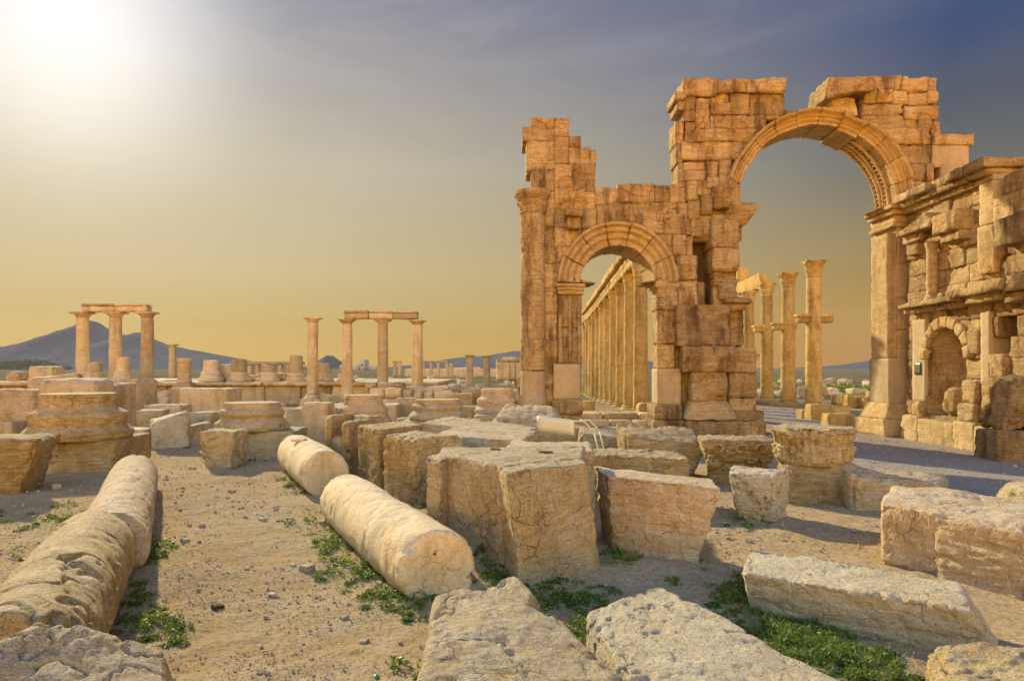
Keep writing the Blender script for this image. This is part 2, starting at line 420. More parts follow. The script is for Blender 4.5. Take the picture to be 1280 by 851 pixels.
def axis_steps(a, b, fine0, fine1, step, grow=1.10):
    v = list(np.arange(fine0, fine1 + 1e-6, step))
    s = step; c = fine1
    while c < b: s *= grow; c += s; v.append(min(c, b))
    s = step; c = fine0; lo = []
    while c > a: s *= grow; c -= s; lo.append(max(c, a))
    return np.array(lo[::-1] + v)
def ground_sheet():
    xs = axis_steps(-1300, 1300, -5, 6, 0.045, 1.07); ys = axis_steps(-25, 1150, 2.6, 10, 0.04, 1.06)
    X, Y = np.meshgrid(xs, ys, indexing='ij'); Z = gz(X, Y)
    # footprints and rough soil, finest close by
    p = np.stack([X.ravel(), Y.ravel(), X.ravel() * 0], -1)
    m = (Y.ravel() < 22) & (np.abs(X.ravel()) < 16)
    z2 = np.zeros(len(p)); z2[m] = 0.010 * fbm(p[m] / 0.11, 3, 31)
    Z = Z + z2.reshape(Z.shape)
    idx = np.arange(X.size).reshape(X.shape)
    Q = np.stack([idx[:-1, :-1], idx[1:, :-1], idx[1:, 1:], idx[:-1, 1:]], -1).reshape(-1, 4)
    mb = MB(); mb.raw(np.stack([X.ravel(), Y.ravel(), Z.ravel()], -1), Q)
    return mb
def ground_mat():
    m = bpy.data.materials.new('sandy_soil'); m.use_nodes = True; nt = m.node_tree
    bs = nt.nodes['Principled BSDF']; bs.inputs['Roughness'].default_value = 0.95; bs.inputs['Specular IOR Level'].default_value = 0.0
    geo = N(nt, 'ShaderNodeNewGeometry'); pos = geo.outputs['Position']
    def tn(s, d=6.0, r=0.6):
        n = N(nt, 'ShaderNodeTexNoise', i_Scale=s, i_Detail=d, i_Roughness=r); nt.links.new(pos, n.inputs['Vector']); return n.outputs[0]
    a, b, c, e = tn(0.55), tn(3.5), tn(26.0, 7, .7), tn(120.0, 3, .7)
    col = MIX(nt, RAMP(nt, a, [(0.38, 0), (0.62, 1)]), (.45, .335, .18), (.42, .285, .13))
    col = MIX(nt, RAMP(nt, b, [(0.42, 0), (0.68, .8)]), col, (.48, .375, .235))
    col = MIX(nt, RAMP(nt, c, [(0.48, 0), (0.62, .7)]), col, (.20, .135, .075))
    vo = N(nt, 'ShaderNodeTexVoronoi', i_Scale=42.0); nt.links.new(pos, vo.inputs['Vector'])
    gr = M(nt, 'MULTIPLY', RAMP(nt, vo.outputs['Distance'], [(0.18, 1), (0.34, 0)]), RAMP(nt, tn(7.0), [(0.48, 0), (0.62, 1)]))
    sc = N(nt, 'ShaderNodeSeparateXYZ'); nt.links.new(vo.outputs['Color'], sc.inputs[0])
    col = MIX(nt, M(nt, 'MULTIPLY', gr, .8), col, MIX(nt, sc.outputs[0], (.24, .18, .13), (.58, .50, .40)))
    # dry steppe further out, with green flushes
    sp = N(nt, 'ShaderNodeSeparateXYZ'); nt.links.new(pos, sp.inputs[0])
    farf = RAMP(nt, M(nt, 'MULTIPLY', sp.outputs[1], 0.01), [(0.22, 0), (0.5, 1)])
    mp = N(nt, 'ShaderNodeMapping'); mp.inputs['Scale'].default_value = (.05, .022, .05); nt.links.new(pos, mp.inputs[0])
    gn = N(nt, 'ShaderNodeTexNoise', i_Scale=3.0, i_Detail=8.0, i_Roughness=0.7); nt.links.new(mp.outputs[0], gn.inputs['Vector'])
    gn2 = N(nt, 'ShaderNodeTexNoise', i_Scale=14.0, i_Detail=8.0, i_Roughness=0.7); nt.links.new(mp.outputs[0], gn2.inputs['Vector'])
    fc = MIX(nt, RAMP(nt, gn2.outputs[0], [(0.45, 0), (0.6, 1)]), (.19, .155, .095), (.12, .10, .06))
    fc = MIX(nt, RAMP(nt, gn.outputs[0], [(0.50, 0), (0.60, .7)]), fc, (.075, .09, .03))
    col = MIX(nt, farf, col, fc)
    nt.links.new(col, bs.inputs['Base Color'])
    h = M(nt, 'ADD', M(nt, 'MULTIPLY', c, 1.0), M(nt, 'MULTIPLY', e, 0.3))
    h = M(nt, 'ADD', h, M(nt, 'MULTIPLY', gr, 0.5)); h = M(nt, 'ADD', h, M(nt, 'MULTIPLY', b, 1.5))
    bp = N(nt, 'ShaderNodeBump', i_Strength=0.75, i_Distance=0.03); nt.links.new(h, bp.inputs['Height']); nt.links.new(bp.outputs[0], bs.inputs['Normal'])
    return m
def road_mat():
    m = bpy.data.materials.new('grey_gravel'); m.use_nodes = True; nt = m.node_tree
    bs = nt.nodes['Principled BSDF']; bs.inputs['Roughness'].default_value = 0.95; bs.inputs['Specular IOR Level'].default_value = 0.0
    geo = N(nt, 'ShaderNodeNewGeometry'); pos = geo.outputs['Position']
    def tn(s, d=6.0, r=0.6):
        n = N(nt, 'ShaderNodeTexNoise', i_Scale=s, i_Detail=d, i_Roughness=r); nt.links.new(pos, n.inputs['Vector']); return n.outputs[0]
    a, c = tn(0.7), tn(30.0, 7, .7)
    vo = N(nt, 'ShaderNodeTexVoronoi', i_Scale=30.0); nt.links.new(pos, vo.inputs['Vector'])
    sc = N(nt, 'ShaderNodeSeparateXYZ'); nt.links.new(vo.outputs['Color'], sc.inputs[0])
    col = MIX(nt, RAMP(nt, a, [(0.35, 0), (0.65, 1)]), (.24, .20, .16), (.29, .23, .165))
    col = MIX(nt, M(nt, 'MULTIPLY', sc.outputs[0], .5), col, (.44, .38, .32))
    col = MIX(nt, RAMP(nt, c, [(0.5, 0), (0.7, .6)]), col, (.17, .14, .12))
    nt.links.new(col, bs.inputs['Base Color'])
    bp = N(nt, 'ShaderNodeBump', i_Strength=0.6, i_Distance=0.03); nt.links.new(M(nt, 'ADD', c, vo.outputs['Distance']), bp.inputs['Height']); nt.links.new(bp.outputs[0], bs.inputs['Normal'])
    return m
m_ground, m_road = ground_mat(), road_mat()
tag(ground_sheet().build('ground', m_ground, origin=(0, 0, 0)), kind='structure')

def road_sheet():
    # gravel street running in front of and through the arch
    mb = MB(); us = np.linspace(0, 1, 60); vs = np.linspace(4.6, 33, 220)
    V, U = np.meshgrid(vs, us, indexing='ij')
    e = fbm(np.stack([vs * 1.1, vs * 0, vs * 0], -1), 4, 71) * 0.9
    lft = np.interp(vs, [4.6, 6.5, 9, 12, 15, 18, 19.8, 23, 33], [7.2, 6.2, 5.6, 5.4, 5.6, 6.0, 6.9, 7.0, 8.5]) + e
    rgt = np.interp(vs, [4.6, 12, 17, 33], [10.5, 10.4, 10.2, 12.4])
    X = lft[:, None] * (1 - U) + rgt[:, None] * U
    Z = gz(X, V) + 0.008 + 0.006 * fbm(np.stack([X.ravel(), V.ravel(), X.ravel() * 0], -1) / .2, 2, 4).reshape(X.shape)
    Z = Z - 0.03 * (np.exp(-U * 14))
    idx = np.arange(X.size).reshape(X.shape)
    Q = np.stack([idx[:-1, :-1], idx[:-1, 1:], idx[1:, 1:], idx[1:, :-1]], -1).reshape(-1, 4)
    mb.raw(np.stack([X.ravel(), V.ravel(), Z.ravel()], -1), Q)
    tag(mb.build('gravel_road', m_road, origin=(0, 0, 0)), kind='structure')
road_sheet()

def hill(name, pts, Y, depth, seed, rough=3.0, sc=34.0):
    """pts: skyline as (photo px, photo py); the hill stands Y metres away"""
    px = np.array([p[0] for p in pts], float); zz = np.array([WZ(p[1], Y) for p in pts])
    xs = np.linspace(WX(px[0], Y), WX(px[-1], Y), 260); ys = np.linspace(-1, 1, 60)
    X, V = np.meshgrid(xs, ys, indexing='ij')
    rid = np.interp(X, [WX(p, Y) for p in px], zz)
    sh = (1 - np.abs(V)) ** 1.15
    p = np.stack([X.ravel() / sc, V.ravel() * depth / sc, X.ravel() * 0], -1)
    n = fbm(p, 5, seed).reshape(X.shape); g = np.abs(fbm(p * 1.7, 4, seed + 3)).reshape(X.shape)
    Z = (rid + 0.5) * sh * (1 - 0.35 * g * (1 - sh * .85)) + rough * n * sh * np.minimum(1, rid / 20) - 0.7
    Yw = Y + V * depth
    idx = np.arange(X.size).reshape(X.shape)
    Q = np.stack([idx[:-1, :-1], idx[1:, :-1], idx[1:, 1:], idx[:-1, 1:]], -1).reshape(-1, 4)
    mb = MB(); mb.raw(np.stack([X.ravel(), Yw.ravel(), Z.ravel()], -1), Q)
    return tag(mb.build(name, m_hill, origin=(0, Y, 0)), kind='structure')
m_hill = stone('haze_tinted_hillside', (.10, .108, .14), (.075, .08, .11), (.135, .135, .155), bump=0.6, crack=0.0, sc=0.04, dark=0.15, tintk=0, layered=0.3, dust=0.0)  # blue-grey of distance haze painted into the rock colour
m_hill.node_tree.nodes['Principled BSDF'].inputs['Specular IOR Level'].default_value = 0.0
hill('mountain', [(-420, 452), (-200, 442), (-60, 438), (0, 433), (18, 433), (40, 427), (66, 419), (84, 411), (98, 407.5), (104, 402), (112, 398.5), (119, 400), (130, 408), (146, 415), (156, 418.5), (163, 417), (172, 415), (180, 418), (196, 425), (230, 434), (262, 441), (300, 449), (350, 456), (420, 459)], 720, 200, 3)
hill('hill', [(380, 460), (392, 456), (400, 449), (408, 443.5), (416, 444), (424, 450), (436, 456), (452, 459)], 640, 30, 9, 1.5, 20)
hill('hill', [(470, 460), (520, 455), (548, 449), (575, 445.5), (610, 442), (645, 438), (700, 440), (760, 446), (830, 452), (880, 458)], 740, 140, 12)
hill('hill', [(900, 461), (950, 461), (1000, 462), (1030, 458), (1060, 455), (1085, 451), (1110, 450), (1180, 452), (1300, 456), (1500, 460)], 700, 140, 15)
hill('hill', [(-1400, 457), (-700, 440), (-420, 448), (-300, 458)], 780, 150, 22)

# ------------------------------------------------------------------ the monumental arch
Y0, S = 18.6, 18.6 / F
fx = lambda px: (px - 640) * S
fz = lambda py: (HY - py) * S + H
T = 1.15
arch = thing('monumental_arch', (fx(900), Y0, 0), 'ruined limestone arch with a great central arch, smaller side arch and niched wing wall', 'arch')
def fb(mb, x0, y0, x1, y1, pr=0.0, d=T, post=None, ds=0.07, r=0.014, amp=0.028, er=0.035, strata=0.014, jit=0.014, pit=0.022, **kw):
    """masonry block seen in the facade, given by its photo rectangle"""
    X0, X1, Z0, Z1 = fx(x0) - .005, fx(x1) + .005, fz(y1) - .005, fz(y0) + .005
    yf = Y0 - pr + RNG.uniform(-jit, jit); yb = Y0 + d + RNG.uniform(-jit, jit)
    wk = 1.0 if strata else 0.0
    def weather(w):
        if post: w = post(w)
        if wk:
            f = np.clip((Y0 + d - w[:, 1]) / (d + .3), 0, 1)
            q = w * np.array([1, .3, 1.]); e = fbm(q / 1.1, 4, 901); e2 = fbm(q / .45 + 7, 3, 902)
            w = w.copy(); w[:, 1] += f * (.085 * e + .11 * sstep(.12, .45, e2))
        return w
    mb.box(X0, X1, yf, yb, Z0, Z1, ds=ds, r=max(.006, r * .4), amp=amp * .65, er=er * .36, strata=strata, pit=pit, nsc=0.5, crack=0.02, post=weather, maxn=44, **kw)
def courses(mb, x0, y0, x1, y1, h=22, w=(22, 46), **kw):
    n = max(1, round((y1 - y0) / h)); ys = [y0 + (y1 - y0) * i / n + (RNG.uniform(-2, 2) if 0 < i < n else 0) for i in range(n + 1)]
    for a, b in zip(ys[:-1], ys[1:]):
        x = x0
        while x < x1 - 1:
            k = RNG.uniform(*w); nx = x1 if x1 - (x + k) < w[0] * 0.6 else x + k
            fb(mb, x, a, nx, b, **kw); x = nx
def pusher(cx, cy, R):
    Cx, Cz, Rw = fx(cx), fz(cy), R * S
    def f(p):
        dx, dz = p[:, 0] - Cx, p[:, 2] - Cz
        d = np.hypot(dx, dz); k = np.where((dz > 0) & (d < Rw), Rw / np.maximum(d, 1e-3), 1.0)
        q = p.copy(); q[:, 0] = Cx + dx * k; q[:, 2] = Cz + dz * k
        return q
    return f
push_s = pusher(772, 353, 64)
push_b = pusher(1022, 256, 108)

def ring(mb, cx, cy, r0, r1, n, a0=0, a1=180, depth=T, proud=0.08, prof=None, drop=None, soff=0.0, ds=0.07, gap=0.001, rr=0.007, amp=0.010):
    Cx, Cz = fx(cx), fz(cy); R0, R1 = r0 * S, r1 * S; Rm = (R0 + R1) / 2
    for i in range(n):
        t0 = math.radians(a0 + (a1 - a0) * i / n); t1 = math.radians(a0 + (a1 - a0) * (i + 1) / n)
        tm, dt = (t0 + t1) / 2, (t1 - t0); L = dt * Rm - gap; hz = (R1 - R0)
        jy = RNG.uniform(-.012, .012); jr = RNG.uniform(-.012, .012) - (drop or {}).get(i, 0)
        def fm(p, h, tm=tm, jy=jy, jr=jr):
            ang = tm - p[:, 0] / Rm; rad = Rm + p[:, 2]
            u = (p[:, 2] / h[2] + 1) / 2
            yy = Y0 - proud + (p[:, 1] + h[1]) + jy
            if prof is not None:
                fr = np.clip(-p[:, 1] / h[1], 0, 1); yy = yy - prof(u) * fr
            rad = rad + jr
            return np.stack([Cx + rad * np.cos(ang), yy, Cz + rad * np.sin(ang)], -1)
        mb.block((L, depth + proud, hz), fm, ds=ds, r=rr, amp=amp, nsc=.35, er=.035, pit=.012, crack=.01)

# walls of the left bay
mb = MB()
for b in [(653, 158, 693, 176), (658, 176, 693, 213), (664, 213, 693, 240), (664, 147, 693, 159),
          (693, 148, 711, 171), (711, 170, 726, 184), (693, 171, 711, 205), (711, 184, 738, 205), (738, 187, 745, 206),
          (693, 205, 716, 234), (716, 205, 744, 240), (693, 234, 744, 262), (664, 240, 678, 262), (678, 240, 693, 282), (664, 262, 678, 300)]:
    fb(mb, *b)
courses(mb, 664, 300, 697, 455, h=32, w=(12, 24))
courses(mb, 664, 455, 692, 545, h=30, w=(28, 40))
courses(mb, 693, 262, 745, 353, h=24, w=(24, 34), post=push_s)
for b in [(742, 232, 772, 254), (773, 228, 819, 252), (819, 230, 838, 252), (838, 229, 859, 253),
          (745, 254, 799, 283), (800, 252, 848, 279), (848, 253, 868, 286)]:
    fb(mb, *b, r=.05, er=.09, pr=-.1, d=1.25)
for b in [(803, 266, 830, 292), (830, 268, 856, 294), (815, 294, 840, 353), (803, 292, 815, 353)]:
    fb(mb, *b, pr=.05, post=push_s)
fb(mb, 742, 283, 800, 292, pr=-.02, post=push_s); fb(mb, 800, 279, 868, 294, pr=-.02, post=push_s)
mb.box(fx(668), fx(722), Y0 + .12, Y0 + T - .12, 0, fz(200), ds=.3, amp=.01, r=.02, er=0)
mb.box(fx(735), fx(860), Y0 + .16, Y0 + T - .14, fz(300), fz(236), ds=.2, amp=.01, r=.02, er=0, post=push_s)
mb.build('side_bay_wall', m_arch, arch)
mb = MB()
fb(mb, 705, 266, 727, 274, pr=.55, d=.5); fb(mb, 708, 274, 724, 288, pr=.38, d=.5)
mb.build('bracket', m_arch, arch)

# engaged column with its capital
def leaves(rows=2, n=8, a=.045, z0=0, z1=1):
    def f(Tt, Z, R):
        u = np.clip((Z - z0) / (z1 - z0), 0, 1)
        ph = np.floor(u * rows) * np.pi / n
        k = np.abs(np.cos((Tt + ph) * n / 2)) ** .7
        v = (u * rows) % 1
        return a * k * (v ** 1.5) * (u > 0) * (u < 1) + a * .35 * np.sin(Tt * n * 2.5) * (u > 0) * (u < 1)
    return f
def capital(mb, x, y, z, r, h, ab=None, seg=48, amp=.02, worn=1.0):
    """weathered Corinthian bell with leaf rows"""
    pr = [(0, z), (r * 1.02, z), (r * 1.0, z + h * .06), (r * 1.0, z + h * .12), (r * 1.12, z + h * .42), (r * 1.10, z + h * .5), (r * 1.3, z + h * .78), (r * 1.42, z + h * .84), (r * 1.40, z + h * .98), (0, z + h)]
    mb.lathe(pr, base=(x, y, 0), seg=seg, ds=h / 16, amp=amp, nsc=.16, mod=leaves(2, 8, r * .18, z + h * .1, z + h * .84))
    w = ab or r * 1.28
    mb.box(x - w, x + w, y - w, y + w, z + h * .86, z + h * 1.0, ds=.08, r=.03, amp=.02 * worn, er=.06 * worn, nsc=.2)
cx, cr = fx(666), 15.5 * S
mb = MB()
mb.lathe([(0, fz(463)), (cr * 1.02, fz(463)), (cr, fz(340)), (cr * .98, fz(268)), (0, fz(268))], base=(cx, Y0 + .02, 0), seg=64, ds=.06, amp=.015, nsc=.4, strata=.02, pit=.02)
shaft = mb.build('engaged_column', m_arch, arch)
mb = MB(); mb.lathe([(0, fz(506)), (cr * 1.12, fz(506)), (cr * 1.1, fz(499)), (cr * .99, fz(496)), (cr * .99, fz(464)), (0, fz(464))], base=(cx, Y0 + .02, 0), seg=48, ds=.06, amp=.006)
mb.build('column_foot', m_new, arch)
mb = MB(); capital(mb, cx, Y0 + .02, fz(268), cr, 29 * S, ab=cr * 1.1, amp=.05, worn=2)
mb.build('capital', m_arch, arch)
mb = MB(); fb(mb, 646, 506, 684, 548, pr=.45, d=.8, r=.04); mb.build('pedestal', m_arch, arch)

# small arch ring, imposts, jamb pilaster
step = lambda u: 0.05 * sstep(.28, .33, u) + 0.06 * sstep(.58, .63, u) + .08 * sstep(.82, .88, u) - .07 * np.exp(-((u - .27) / .03) ** 2) - .08 * np.exp(-((u - .56) / .03) ** 2) - .06 * np.exp(-((u - .80) / .03) ** 2)
mb = MB(); ring(mb, 772, 353, 46, 75, 7, prof=step, proud=.02, depth=1.5, ds=.025)
mb.build('small_arch_ring', m_ring, arch)
mb = MB()
for k, (a, b, o) in enumerate([(355, 359, .14), (359, 363, .09), (363, 368, .05)]):
    fb(mb, 695 - k * -1, a, 731 - k, b, pr=o + .03, d=1.4, r=.01, amp=.008, er=.03, jit=.003, pit=0)
mb.build('impost', m_ring, arch)
mb = MB(); fb(mb, 819, 351, 850, 360, pr=.10, d=.8, amp=.03, er=.06)
mb.build('impost', m_ring, arch)
mb = MB()
fb(mb, 698, 368, 727, 410, d=1.4, jit=.01); fb(mb, 698, 410, 727, 455, d=1.4, jit=.01)
for x0, x1 in ((698, 703), (711, 714), (722, 727)):
    fb(mb, x0, 370, x1, 454, pr=.05, d=.4, r=.01, amp=.006, er=.02, jit=.003)
mb.build('pilaster', m_arch, arch)
mb = MB(); fb(mb, 692, 455, 725, 499, d=1.4, amp=.004, er=.01, strata=0, pit=0, pr=.01)
mb.build('restored_pier_face', m_new, arch)
mb = MB(); fb(mb, 822, 461, 851, 506, d=.75, amp=.006, er=.01, strata=0, pit=0, pr=.02)
mb.build('restored_pier_face', m_new, arch)
mb = MB(); fb(mb, 690, 499, 728, 518, pr=.18, d=1.5, r=.08, er=.08); fb(mb, 694, 518, 726, 545, pr=.14, d=1.45, r=.06)
mb.build('pier_base', m_arch, arch)

# middle pier between the arches
mb = MB()
for b, o in [((819, 320, 845, 350), .10), ((840, 294, 857, 320), .12), ((857, 296, 866, 330), .02), ((845, 320, 871, 350), .14), ((821, 350, 847, 388), .1), ((847, 350, 872, 386), .03),
             ((872, 352, 882, 386), -.05), ((822, 388, 845, 430), .04), ((822, 430, 843, 461), .03),
             ((843, 382, 908, 433), .30), ((850, 433, 914, 465), .34), ((910, 386, 928, 433), .1), ((916, 434, 944, 466), .12),
             ((910, 466, 944, 497), .10), ((843, 433, 850, 500), -.1), ((905, 466, 912, 500), -.1),
             ((893, 320, 922, 357), .05), ((898, 355, 920, 375), .12), ((893, 338, 905, 388), -.1)]:
    fb(mb, *b, pr=o, r=.05, er=.08, amp=.035, d=.7 if b[0] < 825 else T)
mb.box(fx(834), fx(918), Y0 + .25, Y0 + T - .1, -.1, fz(388), ds=.25, amp=.02, r=.03)
mb.build('middle_pier', m_arch, arch)
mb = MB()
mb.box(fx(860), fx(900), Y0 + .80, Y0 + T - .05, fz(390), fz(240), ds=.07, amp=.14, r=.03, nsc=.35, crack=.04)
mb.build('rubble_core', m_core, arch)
mb = MB()
mb.hexa([(fx(848), Y0 - .55, fz(524)), (fx(917), Y0 - .55, fz(524)), (fx(917), Y0 + .6, fz(524)), (fx(848), Y0 + .6, fz(524)),
         (fx(862), Y0 - .28, fz(500)), (fx(906), Y0 - .28, fz(500)), (fx(906), Y0 + .6, fz(500)), (fx(862), Y0 + .6, fz(500))], ds=.06, r=.05, amp=.03, er=.05, strata=.02)
fb(mb, 862, 465, 906, 501, pr=.28, amp=.02)
fb(mb, 815, 524, 852, 544, pr=.28, d=.9); fb(mb, 852, 525, 915, 545, pr=.58, d=1.5); fb(mb, 915, 526, 953, 545, pr=.3, d=1.5)
fb(mb, 817, 506, 850, 524, pr=.2, d=.9, r=.06)
fb(mb, 911, 498, 944, 514, pr=.14); fb(mb, 910, 513, 951, 527, pr=.26, r=.06)
mb.build('pier_base', m_arch, arch)
mb = MB()
for a in [(902, 373, 936, 380, .35), (904, 380, 928, 389, .22)]:
    fb(mb, *a[:4], pr=a[4], d=1.2, er=.08, amp=.04)
mb.build('cornice_fragment', m_arch, arch)

# upper masonry left of the great arch
mb = MB()
for b in [(855, 120, 870, 151), (870, 122, 888, 161), (888, 116, 914, 128), (888, 128, 915, 143), (914, 116, 938, 143), (938, 117, 982, 144),
          (888, 143, 895, 161), (892, 144, 958, 161), (858, 151, 872, 176), (869, 161, 950, 177), (864, 177, 930, 200),
          (852, 176, 866, 200), (854, 202, 883, 213), (883, 200, 899, 222), (856, 213, 883, 226), (899, 200, 915, 232), (883, 222, 899, 236),
          (858, 226, 872, 250), (872, 226, 889, 244), (889, 236, 905, 256), (905, 232, 915, 256), (860, 250, 876, 274), (876, 244, 892, 268), (880, 268, 893, 292),
          (864, 274, 880, 296), (930, 177, 946, 200), (955, 144, 985, 150)]:
    fb(mb, *b, pr=RNG.uniform(-.06, .06), post=push_b, r=.045, er=.07, amp=.035)
fb(mb, 846, 150, 856, 178, pr=-.1, d=.9); fb(mb, 847, 178, 855, 203, pr=-.1, d=.9); fb(mb, 849, 203, 858, 234, pr=-.1, d=.9)
mb.box(fx(862), fx(930), Y0 + .14, Y0 + T - .12, fz(300), fz(125), ds=.2, amp=.01, r=.02, post=push_b)
mb.build('upper_wall', m_arch, arch)
mb = MB()
for b in [(854, 98, 897, 121), (897, 99, 933, 116), (933, 99, 982, 117)]:
    fb(mb, *b, pr=.06, r=.05, er=.09, amp=.04)
fb(mb, 843, 116, 856, 126, pr=.1, d=.9); fb(mb, 847, 126, 857, 137, pr=.05, d=.9)
mb.build('attic_course', m_arch, arch)
mb = MB()
for b in [(888, 270, 922, 311), (890, 311, 922, 340), (893, 236, 920, 250)]:
    fb(mb, *b, pr=.22, r=.08, er=.1, amp=.04)
fb(mb, 893, 234, 921, 262, pr=.35, r=.12, er=.1, amp=.05)
mb.build('springer_block', m_arch, arch)
mb = MB()
mb.hexa([(fx(905), Y0 - .15, fz(282)), (fx(930), Y0 - .15, fz(284)), (fx(930), Y0 + .9, fz(284)), (fx(905), Y0 + .9, fz(282)),
         (fx(908), Y0 - .45, fz(254)), (fx(947), Y0 - .45, fz(258)), (fx(947), Y0 + .9, fz(258)), (fx(908), Y0 + .9, fz(254))], ds=.07, r=.04, amp=.05, er=.08, strata=.03)
fb(mb, 912, 283, 926, 300, pr=.05, d=.9, r=.08)
mb.build('cornice_fragment', m_arch, arch)

# great arch ring
groove = lambda u, c, w=.035: np.exp(-((u - c) / w) ** 2)
step2 = lambda u: 0.05 * sstep(.25, .29, u) + 0.06 * sstep(.52, .56, u) + 0.12 * sstep(.76, .80, u) + .03 * sstep(.88, .92, u) - .07 * groove(u, .24) - .08 * groove(u, .50) - .09 * groove(u, .73)
mb = MB(); ring(mb, 1022, 256, 99, 117, 12, prof=step2, proud=.04, depth=1.1, drop={4: .09}, ds=.02)
rg = mb.build('great_arch_ring', m_ring, arch)
mb = MB()
for (y0, y1) in ((.30, .62), (.72, 1.0)):
    Cx, Cz = fx(1022), fz(256)
    for k in range(19):
        a = math.radians(3 + k * 3.4)
        Rr = 99 * S
        for (d0, d1, rh) in ((y0, y0 + .07, .075), (y1 - .07, y1, .075), (y0, y1, .06)):
            L = .045 if (d0, d1) == (y0, y1) else .20
            def fm(p, h, a=a, d0=d0, rh=rh):
                ang = a + p[:, 0] / Rr; rad = Rr - rh / 2 + p[:, 2] + .01
                return np.stack([Cx + rad * np.cos(ang), Y0 + d0 + p[:, 1] + h[1], Cz + rad * np.sin(ang)], -1)
            mb.block((L, d1 - d0, rh), fm, ds=.04, r=.012, amp=.01, nsc=.1, er=.02)
mb.build('coffer_band', m_ring, rg)
mb = MB()
for b in [(981, 137, 1012, 145), (1012, 137, 1046, 146)]:
    fb(mb, *b, pr=.02, r=.03)
# right of the crown
for b in [(1081, 128, 1130, 143), (1130, 132, 1176, 149), (1081, 142, 1149, 161), (1149, 148, 1166, 162), (1103, 161, 1163, 181), (1118, 181, 1165, 205),
          (1138, 205, 1158, 226), (1158, 205, 1167, 228), (1142, 226, 1158, 246), (1158, 228, 1175, 246), (1138, 226, 1143, 250), (1166, 152, 1177, 170), (1130, 205, 1139, 228)]:
    fb(mb, *b, pr=RNG.uniform(-.05, .06), post=push_b, r=.045, er=.07, amp=.035)
mb.box(fx(1100), fx(1170), Y0 + .14, Y0 + T - .12, fz(260), fz(138), ds=.2, amp=.01, r=.02, post=push_b)
mb.build('upper_wall', m_arch, arch)
mb = MB()
for b in [(1028, 98, 1087, 112)]:
    mb.hexa([(fx(1028), Y0 - .2, fz(127)), (fx(1066), Y0 - .2, fz(118)), (fx(1066), Y0 + 1, fz(118)), (fx(1028), Y0 + 1, fz(127)),
             (fx(1031), Y0 - .2, fz(99)), (fx(1088), Y0 - .2, fz(98)), (fx(1088), Y0 + 1, fz(98)), (fx(1031), Y0 + 1, fz(99))], ds=.08, r=.05, amp=.04, er=.08, strata=.02)
fb(mb, 1066, 98, 1088, 117, pr=.18, d=1)
for b in [(1089, 95, 1126, 113), (1127, 97, 1160, 114), (1160, 97, 1172, 114), (1082, 113, 1098, 128), (1098, 112, 1116, 127), (1116, 113, 1136, 130), (1136, 114, 1160, 131), (1159, 114, 1173, 130)]:
    fb(mb, *b, pr=RNG.uniform(-.02, .1), r=.06, er=.09, amp=.045)
mb.build('attic_course', m_arch, arch)
mb = MB()
mb.hexa([(fx(1048), Y0 + .1, fz(146)), (fx(1076), Y0 + .1, fz(143)), (fx(1076), Y0 + .8, fz(143)), (fx(1048), Y0 + .8, fz(146)),
         (fx(1040), Y0 + .1, fz(121)), (fx(1071), Y0 + .1, fz(118)), (fx(1071), Y0 + .8, fz(118)), (fx(1040), Y0 + .8, fz(121))], ds=.06, r=.05, amp=.04, er=.06)
mb.build('propping_stone', m_gold, arch)
mb = MB()
fb(mb, 1167, 168, 1216, 182, pr=.05, d=1, amp=.04, er=.07)
mb.build('capping_block', m_arch, arch)
mb = MB()
fb(mb, 1166, 182, 1211, 209, pr=0, d=1, amp=.006, er=.01, strata=0, pit=0); fb(mb, 1176, 205, 1225, 229, pr=0.02, d=1, amp=.006, er=.01, strata=0, pit=0)
fb(mb, 1150, 228, 1235, 250, pr=-.02, d=1, amp=.006, er=.01, strata=0, pit=0)
mb.build('restored_block', m_new, arch)

# right pier: carved pilaster, capital, base
mb = MB()
for y0_, y1_ in ((290, 330), (330, 372), (372, 412), (412, 448)):
    fb(mb, 1122, y0_, 1139, y1_, d=1.0, jit=.008, amp=.015, er=.03)
fb(mb, 1112, 290, 1124, 448, pr=-.08, d=.95, jit=.002, amp=.01)
mb.build('pilaster', m_ring, arch)
mb = MB()
XJ = fx(1122)
for k in range(34):
    z0 = fz(444) + k * (fz(294) - fz(444)) / 34
    for dy in (.18, .30, .42):
        mb.box(XJ - .07, XJ + .03, Y0 + dy + RNG.uniform(-.02, .02), Y0 + dy + .09, z0, z0 + .075, ds=.03, r=.03, amp=.03, nsc=.08, er=0)
mb.box(XJ - .06, XJ + .02, Y0 + .05, Y0 + .11, fz(446), fz(292), ds=.06, r=.01, amp=.01); mb.box(XJ - .06, XJ + .02, Y0 + .60, Y0 + .66, fz(446), fz(292), ds=.06, r=.01, amp=.01)
mb.build('carved_band', m_ring, arch)
mb = MB(); fb(mb, 1111, 448, 1139, 505, pr=.02, d=1.0, amp=.005, er=.01, strata=0, pit=0, jit=.002); mb.build('restored_pier_face', m_new, arch)
mb = MB()
for (x0, y0_, x1, y1_, o) in [(1103, 258, 1142, 263, .34), (1107, 263, 1141, 269, .24), (1112, 269, 1140, 279, .12), (1110, 279, 1141, 284, .16), (1116, 284, 1140, 292, .06)]:
    fb(mb, x0 + 4, y0_, x1, y1_, pr=o, d=1.15, r=.02, amp=.015, er=.04, jit=.003, pit=.01)
mb.build('capital', m_ring, arch)
mb = MB()
